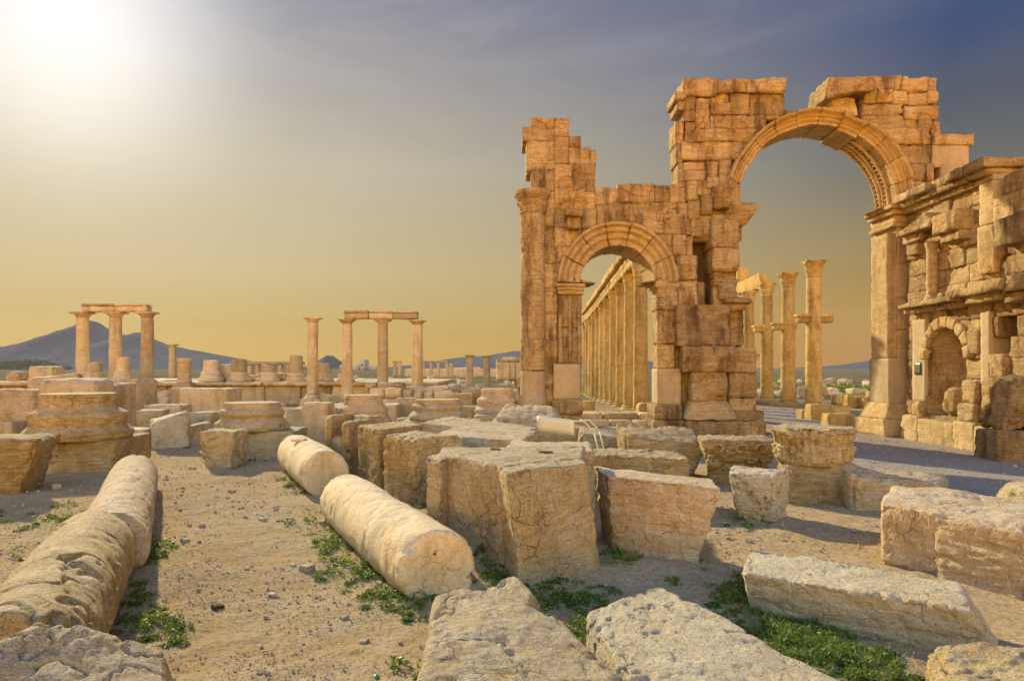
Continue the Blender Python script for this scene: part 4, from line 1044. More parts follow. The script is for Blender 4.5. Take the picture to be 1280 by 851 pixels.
P('broken_stone', 'pale tilted slab in the green gap beyond the split slabs', 'stone', 155, 185, 499, 522, m_white, d=.8, slope=.08)
P('broken_stone', 'squat squared yellow stone beside the big tilted rock', 'stone', 165, 200, 513, 537, m_fore, d=.7, yaw=.2)
P('broken_stone', 'big tilted pale rock with a sharp ridge, left of the carved corner fragment', 'stone', 178, 222, 521, 559, m_white, d=.9, yaw=.5, slope=.14, r=.08)
P('broken_stone', 'flat grey rock at the foot of the big tilted rock, on its left', 'stone', 140, 182, 537, 559, m_rosy, d=.7)
P('broken_stone', 'rough angular pale stone between the big tilted rock and the carved corner fragment', 'stone', 221, 256, 531, 556, m_fore, d=.6, yaw=.4, slope=.06)
P('broken_stone', 'flat yellow slab in front of the long pink slab', 'stone', 222, 265, 516, 533, m_fore, d=.8, slope=.03)
P('broken_stone', 'low dark reddish block left of the long pink slab', 'stone', 178, 226, 506, 531, m_rosy, d=.9)
P('broken_stone', 'reddish pointed stone behind the low dark block', 'stone', 186, 212, 489, 510, m_rosy, d=.8, slope=.1, r=.15)
P('broken_stone', 'pale pointed chip lying on the low dark reddish block', 'stone', 190, 210, 498, 512, m_fore, d=.6, r=.1)
P('stone_slab', 'long pink smooth slab standing on its edge', 'stone slab', 222, 288, 486, 522, m_rosy, d=1.1, yaw=-.12, crack=.005)
P('stone_block', 'upright end block joined against the left end of the long pink slab', 'stone block', 213, 230, 485, 520, m_rosy, d=1.0)
P('stone_block', 'squared cream block behind the upright end of the pink slab', 'stone block', 204, 229, 475, 500, m_fore, d=1.0)
P('stone_slab', 'large flat-topped slab with a dark front, beyond the short fallen shaft', 'stone slab', 357, 420, 511, 534, m_rosy, d=3.2)
P('broken_stone', 'rough pinkish rock behind the rosy stepped base, on its right', 'stone', 474, 496, 506, 532, m_rosy, d=1.2)
P('broken_stone', 'small rock on the grass at the right foot of the two-ringed base', 'stone', 357, 371, 537, 549, m_rosy, d=.4, r=.12)
# ruined wall of reused blocks behind the bases
wl = thing('ruined_wall', (WX(530, 27), 27, 0), 'low ruined wall of mixed squared blocks behind the three loose bases left of the arch', 'wall')
mb = MB()
def wallblk(x0, x1, yt, yb, Y, d=.9, m=None, **kw):
    k = dict(ds=.09, r=.05, amp=.04, er=.08, pit=.02); k.update(kw)
    (m or mb).box(WX(x0, Y) + .005, WX(x1, Y) - .005, Y + RNG.uniform(-.06, .06), Y + d, max(-.25, WZ(yb, Y)), WZ(yt, Y), **k)
for b in [(461, 480, 485, 497), (480, 502, 485, 498), (461, 502, 498, 530), (502, 516, 487, 499), (516, 528, 488, 500), (528, 541, 488, 500), (541, 566, 488, 499), (502, 530, 499, 514), (530, 560, 499, 514), (560, 576, 489, 499), (576, 598, 486, 500), (502, 545, 514, 534), (545, 600, 500, 534), (598, 628, 488, 515)]:
    wallblk(*b, 27.5)
for b in [(456, 470, 478, 486), (470, 504, 478, 486)]: wallblk(*b, 28.5)
mb.build('wall_course', m_far, wl)
mb = MB()
for b in [(500, 560, 483, 489), (560, 604, 484, 490), (604, 650, 486, 498)]: wallblk(*b, 30)
mb.build('rear_course', m_far, wl)
P('stone_block', 'golden loose block resting against the ruined wall, left of the grey cabinet-like block', 'stone block', 563, 592, 492, 521, m_gold, d=.7)
P('stone_block', 'lower golden block at the foot of the ruined wall beside the rounded base', 'stone block', 574, 598, 508, 527, m_gold, d=.6)
P('stone_block', 'smooth grey upright block behind the rounded worn base', 'stone block', 587, 605, 486, 520, m_new, d=.5, amp=.004, er=.01)
P('stone_block', 'squared block at the left end of the ruined wall foot', 'stone block', 492, 520, 498, 528, m_far, d=.8)
P('broken_stone', 'pinkish rubble block between the low wide base and the deeply cracked block', 'stone', 495, 520, 523, 541, m_rosy, d=.7)
P('stone_block', 'cream squared block behind the boulder at the left pier', 'stone block', 618, 634, 505, 525, m_fore, d=.7)
P('broken_stone', 'rough golden rock beside the engaged column of the arch', 'stone', 630, 650, 488, 520, m_rosy, d=.7)

# podium with its row of broken column bases
pd = thing('podium', (WX(250, 36), 36, 0), 'long low temple podium wall with a cornice ledge across the left middle distance', 'podium')
mb = MB(); x = WX(-60, 36)
while x < WX(500, 36):
    w = RNG.uniform(1.2, 2.6)
    mb.box(x + .01, x + w - .01, 36 + RNG.uniform(-.04, .04), 46, -.6, .78, ds=.16, r=.02, amp=.03, er=.05); x += w
mb.build('wall', m_far, pd)
mb = MB(); x = WX(-60, 36)
while x < WX(500, 36):
    w = RNG.uniform(1.4, 3.0)
    if RNG.random() > .06: mb.box(x + .01, x + w - .02, 35.75 + RNG.uniform(-.05, .08), 46, .78, .98 + RNG.uniform(-.03, .02), ds=.14, r=.02, amp=.03, er=.07)
    x += w
mb.build('ledge', m_far, pd)
def stump_base(name, label, px, Y, z0, r, h, sh, mat=m_far, group=None):
    root = thing(name, (WX(px, Y), Y, z0), label, 'column base', group); x = WX(px, Y)
    mb = MB(); mb.lathe([(0, z0), (r, z0), (r * 1.02, z0 + h * .25), (r * .88, z0 + h * .4), (r * .8, z0 + h * .55), (r * .85, z0 + h * .75), (r * .68, z0 + h), (0, z0 + h)], base=(x, Y, 0), seg=36, ds=.06, amp=.04, nsc=.3)
    mb.build('moulding', mat, root)
    if sh:
        mb = MB(); mb.lathe([(0, z0 + h * .9), (r * .66, z0 + h * .9), (r * .62, z0 + h + sh), (0, z0 + h + sh)], base=(x, Y, 0), seg=36, ds=.08, amp=.04, nsc=.3, endn=.06)
        mb.build('shaft_stump', mat, root)
    return root
for px, r, h, sh, lab in [(264, .62, .55, .55, 'broken base with a short wide stump on the podium, leftmost of the podium row'),
                          (299, .60, .5, .65, 'podium base carrying a flared square-topped stump'),
                          (335, .58, .5, .35, 'lowest brown-topped base on the podium'),
                          (370, .52, .45, .9, 'podium base with the tallest clean shaft stump, left of the single tall column'),
                          (405, .50, .45, .5, 'podium base glimpsed just right of the single tall column'),
                          (432, .48, .4, .4, 'small podium base half hidden behind the second tall column'),
                          (118, .55, .5, .5, 'podium base between the first two columns under the left beam'),
                          (153, .55, .5, .75, 'podium base with upright carved stump between the last two columns under the left beam')]:
    stump_base('column_base', lab, px, 37.2, .97, r, h, sh)
for px, w, hh, lab in [(285, .5, .9, 'rounded boulder-like block between two podium bases'), (316, .4, .35, 'small rough block on the podium right of the flared stump'), (350, .5, .45, 'low reddish block on the podium before the tallest stump'),
                       (60, .7, .8, 'stepped block on the left end of the podium'), (24, .35, .5, 'small squared block near the far left end of the podium')]:
    x = WX(px, 38.2); mb = MB(); mb.box(x - w, x + w, 37.6, 38.6, .95, .95 + hh, ds=.08, r=.12, amp=.08, er=.12)
    tag(mb.build('stone_block', m_far), lab, 'stone block')
mb = MB(); x = WX(226, 33.5); mb.box(x - .42, x + .42, 33.5, 34.2, -.3, 1.0, ds=.1, amp=.03)
mb.lathe([(0, .98), (.36, .98), (.3, 1.2), (.3, 1.9), (.36, 2.0), (.34, 2.15), (0, 2.15)], base=(x, 33.85, 0), seg=32, ds=.08, amp=.03, nsc=.3)
tag(mb.build('pedestal', m_far), 'square pedestal with a round stump, standing in front of the podium near the pink slab', 'pedestal')

def column(root, x, y, z0, h, r, mat, cap='plain', bk=None, seg=40, ds=.12, base=True, amp=.02):
    """base, drum-jointed shaft, capital as parts"""
    hb = r * .75; hc = r * (2.1 if cap == 'corinthian' else .8)
    zb = z0 + (hb if base else 0); zt = z0 + h - hc
    if base:
        mb = MB()
        mb.lathe([(0, z0), (r * 1.5, z0), (r * 1.52, z0 + hb * .3), (r * 1.3, z0 + hb * .45), (r * 1.2, z0 + hb * .6), (r * 1.3, z0 + hb * .8), (r * 1.04, z0 + hb), (0, z0 + hb)], base=(x, y, 0), seg=seg, ds=.05, amp=.02, nsc=.2)
        mb.build('base', mat, root)
    pr = [(0, zb)]; k = max(2, int((zt - zb) / (r * 5))); e = []
    for i in range(k):
        a = zb + (zt - zb) * i / k; b = zb + (zt - zb) * (i + 1) / k
        ra = r * (1 - .12 * ((a - zb) / (zt - zb)) ** 1.5); rb = r * (1 - .12 * ((b - zb) / (zt - zb)) ** 1.5)
        pr += [(ra - .015, a + .005), (ra, a + .03), (rb, b - .03), (rb - .015, b - .005)]
    pr.append((0, zt))
    mb = MB(); mb.lathe(pr, base=(x, y, 0), seg=seg, ds=ds, amp=amp, nsc=.45, strata=.012, pit=.012)
    mb.build('shaft', mat, root)
    mb = MB()
    if cap == 'corinthian': capital(mb, x, y, zt, r * .88, hc, ab=r * 1.25, seg=seg, amp=.03)
    else:
        mb.lathe([(0, zt), (r * .9, zt), (r * 1.0, zt + hc * .25), (r * 1.35, zt + hc * .7), (0, zt + hc * .72)], base=(x, y, 0), seg=seg, ds=.05, amp=.015, nsc=.2)
        mb.box(x - r * 1.5, x + r * 1.5, y - r * 1.3, y + r * 1.3, zt + hc * .65, zt + hc, ds=.06, r=.02, amp=.015, er=.05)
    mb.build('capital', mat, root)
    if bk:
        zk, wl_, wr_ = bk; mb = MB()
        mb.box(x - r - wl_, x + r + wr_, y - r * .7, y + r * .7, zk + .08, zk + .38, ds=.06, r=.02, amp=.015, er=.04)
        mb.box(x - r - wl_ - .06, x + r + wr_ + (.06 if wr_ > .1 else 0), y - r * .8, y + r * .8, zk + .33, zk + .46, ds=.06, r=.02, amp=.015, er=.04)
        mb.build('bracket', mat, root)
def beam(name, label, x0, x1, y, z0, z1, d, mat, n=2):
    mb = MB()
    for i in range(n):
        a = x0 + (x1 - x0) * i / n; b = x0 + (x1 - x0) * (i + 1) / n
        mb.box(a + .01, b - .01, y - d, y + d, z0, z0 + (z1 - z0) * .7, ds=.09, r=.02, amp=.02, er=.05)
        mb.box(a + .01, b - .01, y - d * 1.15, y + d * 1.15, z0 + (z1 - z0) * .68, z1 - .02 * i, ds=.09, r=.02, amp=.025, er=.07)
    return tag(mb.build(name, mat), label, 'stone beam')
YL = 39.0
for px, lab in ((103.5, 'leftmost column of the three under the left stone beam'), (144.5, 'middle column of the three under the left stone beam'), (184, 'rightmost column of the three under the left stone beam')):
    r = thing('column', (WX(px, YL), YL, .95), lab, 'column'); column(r, WX(px, YL), YL, .95, WZ(390, YL) - .95, .35, m_far, base=False, amp=.03)
beam('architrave', 'stone beam carried by the three columns before the peak at the left', WX(106, YL), WX(187, YL), YL, WZ(390, YL), WZ(380, YL), .33, m_far, 2)
Yc = 34.0
for px, zb_, yt, lab in ((391, .25, 397, 'single free-standing column just left of the second stone beam'),
                    (434, .1, 399, 'left column under the second stone beam'), (478.5, .92, 399, 'middle column under the second stone beam, raised on blocks'), (522, .55, 400, 'right column under the second stone beam')):
    r = thing('column', (WX(px, Yc), Yc, zb_), lab, 'column')
    column(r, WX(px, Yc), Yc, zb_, WZ(yt, Yc) - zb_, .265, m_far, base=(px < 400), amp=.02)
beam('architrave', 'stone beam across the three columns in the centre left of the photo', WX(431, Yc), WX(523, Yc), Yc, WZ(399, Yc), WZ(388.5, Yc), .27, m_far, 3)
for px, z1, lab in ((391, .25, 'square block under the single free-standing column'), (434, .1, 'square block under the left column of the second beam'), (478.5, .92, 'block pier under the middle column of the second beam'), (522, .55, 'square block under the right column of the second beam')):
    x = WX(px, Yc); mb = MB(); mb.box(x - .5, x + .5, Yc - .5, Yc + .5, -.5, z1, ds=.1, amp=.03, er=.06)
    tag(mb.build('pedestal', m_far), lab, 'pedestal')
for px, Y, zb_, yt, yr, lab in ((215.5, 60, .6, 430, .3, 'thin lone column on the skyline right of the left beam'), (587.5, 60, -.1, 443.5, .30, 'left of two short far columns left of the arch'), (608.5, 60, -.1, 444, .30, 'right of two short far columns left of the arch')):
    r = thing('column', (WX(px, Y), Y, zb_), lab, 'column'); column(r, WX(px, Y), Y, zb_, WZ(yt, Y) - zb_, yr, m_far, base=True, seg=24, ds=.2)
# far ruins
def posts(name, label, xs, Y, yt, yb, w, beamh, cat='ruin', mat=None):
    mat = mat or m_far
    root = thing(name, (WX(xs[0], Y), Y, WZ(yb, Y)), label, cat)
    for px in xs:
        mb = MB(); mb.lathe([(0, WZ(yb, Y)), (w * 1.2, WZ(yb, Y)), (w, WZ(yb, Y) + .3), (w * .9, WZ(yt, Y) - .4), (w * 1.3, WZ(yt, Y) - .05), (0, WZ(yt, Y))], base=(WX(px, Y), Y, 0), seg=14, ds=.5, amp=.05, nsc=.8)
        mb.build('column', mat, root)
    if beamh:
        mb = MB(); mb.box(WX(xs[0], Y) - w * 1.3, WX(xs[-1], Y) + w * 1.3, Y - w, Y + w, WZ(yt, Y), WZ(yt, Y) + beamh, ds=.4, amp=.08, er=.15); mb.build('beam', mat, root)
    return root
posts('ruined_portal', 'tiny far pair of columns under a lintel between the central columns', [493.5, 499.5], 120, 453, 470, .3, .35)
posts('far_colonnade', 'tiny far row of columns under a beam right of the second stone beam', [529, 539, 548, 559], 120, 453, 471, .28, .3)
posts('far_column', 'tiny far single column just left of the grey hill flank', [560.5 + 4], 110, 454, 472, .3, 0, 'column')
th_ = posts('theatre_ruin', 'far ruined columned facade beside the left pier of the arch', [625, 634, 641, 648, 655], 72, 453, 474, .27, .35)
mb = MB()
for b in [(620, 640, 449, 476), (636, 662, 447, 476), (628, 646, 446, 452)]:
    mb.box(WX(b[0], 74), WX(b[1], 74), 74, 76, WZ(b[3], 74), WZ(b[2], 74), ds=.2, amp=.12, er=.2, nsc=1, pit=.1)
mb.build('rear_wall', m_far, th_)
fw = thing('far_wall', (WX(335, 110), 110, 0), 'far broken wall with arched openings on the skyline behind the podium', 'wall')
mb = MB()
x = 290
while x < 372:
    mb.box(WX(x, 110), WX(x + 4.5, 110), 110, 111.2, -.5, WZ(456, 110), ds=.3, amp=.12, er=.15, nsc=1.); x += 9.5
mb.build('pier', m_far, fw)
mb = MB(); mb.box(WX(288, 110), WX(378, 110), 109.9, 111.3, WZ(456, 110), WZ(451.5, 110), ds=.35, amp=.12, er=.2, nsc=1.)
mb.build('top_course', m_far, fw)
mb = MB(); mb.box(WX(505, 150), WX(660, 150), 150, 151.5, -.9, WZ(460.5, 150), ds=.5, amp=.2, er=.3, nsc=2)
mb.box(WX(560, 152), WX(600, 152), 152, 153.5, -.9, WZ(459, 152), ds=.5, amp=.2, er=.3, nsc=2)
tag(mb.build('enclosure_wall', m_far), 'long plain far wall below the right-hand grey hill', 'wall')
for x0, x1, yt, Y, lab in ((450, 455.5, 449.5, 420, 'slender far grey tower block beside the small hill'), (436, 448, 456, 420, 'low far grey building left of the slender tower'), (456, 470, 457.5, 430, 'low far building right of the slender tower')):
    root = thing('town_building', (WX(x0, Y), Y, -.5), lab, 'building')
    mb = MB(); mb.box(WX(x0, Y), WX(x1, Y), Y, Y + 14, -1, WZ(yt, Y), ds=3, r=.05, amp=0, er=0); mb.build('wall', m_conc, root)
    z = 2.0
    while z < WZ(yt, Y) - 1.5:
        mb = MB(); mb.box(WX(x0, Y) + .7, WX(x1, Y) - .7, Y - .08, Y + .3, z, z + 1.1, ds=3, r=.02, amp=0, er=0); mb.build('window', m_dark, root); z += 2.6
# rubble fields
def scatter(n, x0, x1, y0, y1, s0, s1, label, group, mats, zg=0.0, name='rubble_stone', yaw=True):
    for i in range(n):
        yb = RNG.uniform(y0, y1); Y = (H - zg) * F / (yb - HY); px = RNG.uniform(x0, x1); X = WX(px, Y)
        w = RNG.uniform(s0, s1); d = w * RNG.uniform(.6, 1.2); h = w * RNG.uniform(.35, .8); a = RNG.uniform(0, 3)
        g = gz1(X, Y)
        q = [(X + (u * math.cos(a) - v * math.sin(a)), Y + (u * math.sin(a) + v * math.cos(a))) for u, v in ((-w / 2, -d / 2), (w / 2, -d / 2), (w / 2, d / 2), (-w / 2, d / 2))]
        rock(name, label, 'stone', q, [g + h * RNG.uniform(.6, 1.1) for _ in range(4)], RNG.choice(mats), group=group, zb=g - .08,
             amp=w * .10, er=w * .14, r=w * .12, nsc=max(.15, w * .6), ds=max(w / 14, Y * .003), strata=.0, crack=0, pit=w * .03)
scatter(66, 100, 440, 487, 505, .3, .95, 'weathered rubble stone in the dense band just before the low podium wall', 'rubble before the podium', [m_far, m_rosy, m_fore])
scatter(34, 20, 400, 503, 545, .18, .55, 'small weathered rubble stone among the larger broken blocks left of the two-ringed base', 'rubble among the blocks', [m_rosy, m_fore])
scatter(40, 425, 640, 500, 532, .25, .65, 'small weathered rubble stone around the loose bases left of the arch', 'rubble round the bases', [m_far, m_rosy, m_gold])
scatter(60, 380, 650, 471, 486, .5, 1.5, 'far rubble block scattered beyond the ruined wall', 'far rubble', [m_far, m_rosy], zg=-.4)
scatter(34, -10, 200, 472, 492, .4, 1.2, 'weathered block scattered at the left beyond the slabs', 'rubble at the left', [m_far, m_rosy], zg=-.1)
scatter(34, 950, 1110, 476, 500, .5, 1.5, 'weathered block scattered on the plain seen through the great arch', 'rubble beyond the great arch', [m_far, m_fore], zg=-.45)

# ------------------------------------------------------------------ colonnades behind the arch
for k, (x, y) in enumerate([]): pass
gA = 'columns of the great colonnade behind the side arch'
order = ['nearest', 'second', 'third', 'fourth', 'fifth', 'sixth', 'seventh', 'eighth', 'ninth', 'tenth', 'eleventh', 'twelfth']
n = 11
def colY(i):
    # near Y 27.3 ... far 58 in even steps
    return 27.6 + i * 3.05
def colX(i): return 4.98 + (colY(i) - 29.2) / 29.3 * 1.0
for i in range(n):
    y = colY(i); x = colX(i); z0 = gz1(x, y) - .02
    r = thing('column', (x, y, z0), '%s column of the colonnade row seen through the side arch' % order[i], 'column', gA)
    column(r, x, y, z0, 5.8 + .0 * i, .285, m_col, cap='corinthian', seg=36 if i < 5 else 24, ds=.1 if i < 5 else .2)
mb = MB()
for i in range(n - 1):
    for (dz0, dz1, pw) in ((0, .32, .26), (.32, .62, .24), (.62, .92, .42)):
        ya, yb = colY(i) + .01, colY(i + 1) - .01
        za, zb_ = gz1(colX(i), ya) + 5.78, gz1(colX(i + 1), yb) + 5.78
        if i == 0: ya -= .5
        xa, xb = colX(i), colX(i + 1)
        top = .0 if dz1 < .9 else RNG.uniform(-.16, .1)
        mb.hexa([(xa - pw, ya, za + dz0), (xa + pw, ya, za + dz0), (xb + pw, yb, zb_ + dz0), (xb - pw, yb, zb_ + dz0),
                 (xa - pw, ya, za + dz1 + top), (xa + pw, ya, za + dz1 + top), (xb + pw, yb, zb_ + dz1 + top), (xb - pw, yb, zb_ + dz1 + top)], ds=.09, r=.02, amp=.04, er=.1, pit=.03)
tag(mb.build('entablature', m_col), 'long crumbling entablature carried by the colonnade seen through the side arch', 'stone beam')
for px, Y, lab, bk, bt in ((1017, 30.9, 'tallest right-hand column with a bracket on both sides, seen through the great arch', (WZ(406, 30.9), .38, .42), 326),
                       (985, 34.8, 'second column from the right seen through the great arch, bracket on its left', (WZ(415, 34.8), .40, 0.0), 341),
                       (958.5, 39.2, 'third column from the right seen through the great arch, small bracket on its left', (WZ(417, 39.2), .36, 0.0), 354),
                       (936, 43.4, 'column under the broken beam end, partly hidden by the middle pier', (WZ(452, 43.4), .3, .2), 364)):
    x = WX(px, Y); z0 = gz1(x, Y); r = thing('column', (x, Y, z0), lab, 'column')
    column(r, x, Y, z0, WZ(bt, Y) - z0, .34, m_col, cap='corinthian', bk=bk, seg=48, ds=.09)
mb = MB(); Y = 43.4
mb.hexa([(WX(920, 48), 48, WZ(368, 48)), (WX(950, Y), Y - .4, WZ(362, Y)), (WX(957, Y), Y - .3, WZ(362, Y)), (WX(930, 48), 48.4, WZ(368, 48)),
         (WX(920, 48), 48, WZ(354, 48)), (WX(946, Y), Y - .4, WZ(342, Y)), (WX(957, Y), Y - .3, WZ(342, Y)), (WX(930, 48), 48.4, WZ(354, 48))], ds=.09, amp=.05, er=.1, r=.03)
mb.box(WX(921, 48), WX(936, 48), 47.8, 48.6, WZ(355, 48), WZ(335, 48), ds=.1, amp=.08, er=.12)
tag(mb.build('entablature', m_col), 'broken end of a beam jutting past the middle pier inside the great arch', 'stone beam')
for x0, x1, yt, yb, lab in [(1003, 1014, 512, 522, 'small kerb block nearest the tallest right-hand column'), (1014, 1042, 505, 524, 'larger squared block by the foot of the tallest right-hand column'), (1040, 1064, 507, 519, 'block lying behind the larger squared block'),
                       (1036, 1070, 517, 532, 'low wide kerb block left of the right pier'), (1069, 1096, 521, 537, 'low kerb block touching the base of the right pier'), (1044, 1062, 494, 502, 'small field stone beyond the kerb, left'), (1080, 1108, 497, 509, 'bulky field stone beside the right pier'), (1060, 1082, 493, 508, 'rounded field stone in the pile near the right pier'), (1088, 1108, 489, 499, 'upper field stone in the pile near the right pier')]:
    P('kerb_block', lab, 'stone', x0, x1, yt, yb, m_col, d=.6)
mb = MB(); pass
# rows of low foundation under the right-hand columns
mb = MB()
for i in range(12):
    y = 29.8 + i * 1.3; x = 12.9 + (y - 30.9) * .11
    mb.hexa([(x - .6, y, -.7), (x + .6, y, -.7), (x + .72, y + 1.25, -.7), (x - .48, y + 1.25, -.7), (x - .6, y, gz1(x, y) + .12), (x + .6, y, gz1(x, y) + .12), (x + .72, y + 1.25, gz1(x, y) + .12), (x - .48, y + 1.25, gz1(x, y) + .12)], ds=.15, r=.03, amp=.03, er=.05)
tag(mb.build('stylobate', m_col), 'low stone footing strip under the columns seen through the great arch', 'footing')
# steps in the side arch
mb = MB()
for k in range(3):
    y = 18.75 + k * .62; x = fx(716)
    while x < fx(826):
        w = RNG.uniform(.6, 1.1); x1 = min(fx(828), x + w)
        mb.box(x + .005, x1 - .005, y, y + .9, -.1, .15 * (k + 1), ds=.06, r=.02, amp=.02, er=.05, strata=.01); x = x1
tag(mb.build('stone_steps', m_far), 'three worn stone steps rising through the side arch', 'steps')
P('kerb_block', 'small squared stone on the sandy platform beyond the steps of the side arch', 'stone', 729, 744, 501, 511, m_col, d=.5, zg=.2)
P('broken_stone', 'rough stone at the foot of the nearest column behind the side arch', 'stone', 799, 820, 504, 523, m_col, d=.7, zg=.2, r=.12)
# nearer stump at the right edge
mb = MB()
mb.hexa([(9.0, 13.35, -.15), (9.5, 13.3, -.15), (10.6, 14.2, -.15), (9.1, 14.2, -.15), (9.02, 13.37, .55), (9.5, 13.3, .55), (10.6, 14.2, .55), (9.12, 14.2, .55)], ds=.05, r=.05, amp=.03, er=.06)
mb.hexa([(9.2, 13.5, .54), (9.7, 13.45, .54), (10.6, 14.3, .54), (9.25, 14.3, .54), (9.35, 13.5, 1.5), (9.7, 13.45, 1.55), (10.6, 14.3, 1.6), (9.4, 14.3, 1.55)], ds=.05, r=.1, amp=.08, er=.12, strata=.05)
tag(mb.build('pedestal', m_arch), 'thick weathered pedestal standing before the wing wall at the right edge', 'pedestal')
rock('boulder', 'rounded pale boulder cut off by the right edge, above the chunky rosy block', 'boulder', [(5.62, 8.0), (6.6, 7.8), (6.8, 8.7), (5.9, 8.8)], [.3, .5, .5, .36], m_fore, r=.25, amp=.08, er=.1, strata=.02)
rock('broken_stone', 'rounded golden stone at the bottom right corner of the photo', 'stone', [(1.95, 3.25), (2.8, 3.15), (2.9, 3.8), (2.25, 3.95)], [.3, .32, .3, .26], m_gold, ds=.012, r=.14, amp=.06, er=.06)
rock('broken_stone', 'small pale chip at the right edge in front of the chunky rosy block', 'stone', [(3.95, 5.4), (4.2, 5.35), (4.3, 5.6), (4.0, 5.7)], .1, m_fore, r=.04, amp=.02)

# ------------------------------------------------------------------ loose pebbles, weeds, litter
loose = [(384, 701, .07, m_white, 'pale fist-sized stone beside the weeds at the fallen smooth shaft'), (272, 745, .045, m_core, 'small brown stone alone in the middle of the path'),
         (231, 674, .05, m_white, 'flat pale stone on the path left of its middle'), (366, 697, .03, m_rosy, 'pebble just left of the pale fist-sized stone'), (205, 838, .06, m_white, 'flat grey chip near the bottom left rock'),
         (403, 647, .05, m_rosy, 'grey stone at the edge of the path by the short fallen shaft'), (290, 612, .05, m_white, 'flat pale chip on the far path'), (328, 644, .05, m_white, 'pale flat stone in the path centre, beyond the brown one'),
         (240, 583, .07, m_white, 'pale stone in front of the carved corner fragment, left'), (292, 574, .06, m_white, 'pale stone at the foot of the carved corner fragment, right'), (70, 607, .08, m_white, 'flat pale chip left of the far drum'),
         (555, 800, .03, m_rosy, 'pebble by the bottom centre slab'), (215, 760, .03, m_rosy, 'pebble among the weeds right of the near drum'), (430, 762, .03, m_white, 'whitish pebble left of the weeds in front of the smooth shaft'), (455, 790, .035, m_white, 'pale chip in the sand before the bottom centre slab')]
for px, py, s, mt, lab in loose:
    Y = H * F / (py - HY); X = WX(px, Y); g = gz1(X, Y); a = RNG.uniform(0, 3); ca, sa = math.cos(a), math.sin(a)
    q = [(X + s * (u * ca - v * sa), Y + s * (u * sa + v * ca)) for u, v in ((-1, -.7), (.9, -.8), (1, .6), (-.8, .8))]
    rock('loose_stone', lab, 'stone', q, [g + s * RNG.uniform(.4, .9) for _ in range(4)], mt, zb=g - .02, ds=s / 8, amp=s * .2, er=s * .2, r=s * .3, nsc=s * 1.3, strata=0, pit=0, crack=0)
def pebbles():
    nr = np.random.RandomState(4); U, Q = cube_grid(2, 2, 2); n = 26000
    U = U / np.linalg.norm(U, axis=1, keepdims=True)
    py = 500 + 420 * nr.rand(n) ** .8; px = -40 + 1360 * nr.rand(n)
    Y = H * F / (py - HY); X = (px - 640) / F * Y
    cl = fbm(np.stack([X / .7, Y / .7, X * 0], -1), 3, 77); keep = cl > -.12 + .15 * nr.randn(n)
    X, Y = X[keep], Y[keep]; n = len(X)
    s = .0013 * Y * np.exp(.45 * nr.randn(n)) * .62; s = np.clip(s, .004, .04); big = nr.rand(n) > .955; s[big] *= 2.3
    Z = gz(X, Y) + .005 + .008 * (X > 99)
    a = nr.rand(n) * 6.28; fl = .45 + .4 * nr.rand(n); el_ = .7 + .6 * nr.rand(n)
    J = U[None] * (1 + .28 * nr.randn(n, len(U), 1))
    x = J[..., 0] * s[:, None] * el_[:, None]; y = J[..., 1] * s[:, None]; z = J[..., 2] * (s * fl)[:, None]
    ca, sa = np.cos(a)[:, None], np.sin(a)[:, None]
    Pp = np.stack([X[:, None] + x * ca - y * sa, Y[:, None] + x * sa + y * ca, Z[:, None] + z + (s * .2)[:, None]], -1).reshape(-1, 3)
    QQ = (Q[None] + (np.arange(n) * len(U))[:, None, None]).reshape(-1, 4)
    mb = MB(); mb.raw(Pp, QQ, np.repeat(nr.uniform(-1.4, 2.6, n), len(U)))
    tag(mb.build('gravel', m_peb, origin=(0, 0, 0), smooth=False), 'loose gravel and small pebbles strewn over the sandy ground', 'gravel', kind='stuff')
m_peb = stone('pebble_stone', (.42, .32, .22), (.36, .25, .16), (.52, .45, .36), bump=0.2, crack=0, sc=3, tintk=.16, dark=.1, dust=0)
pebbles()
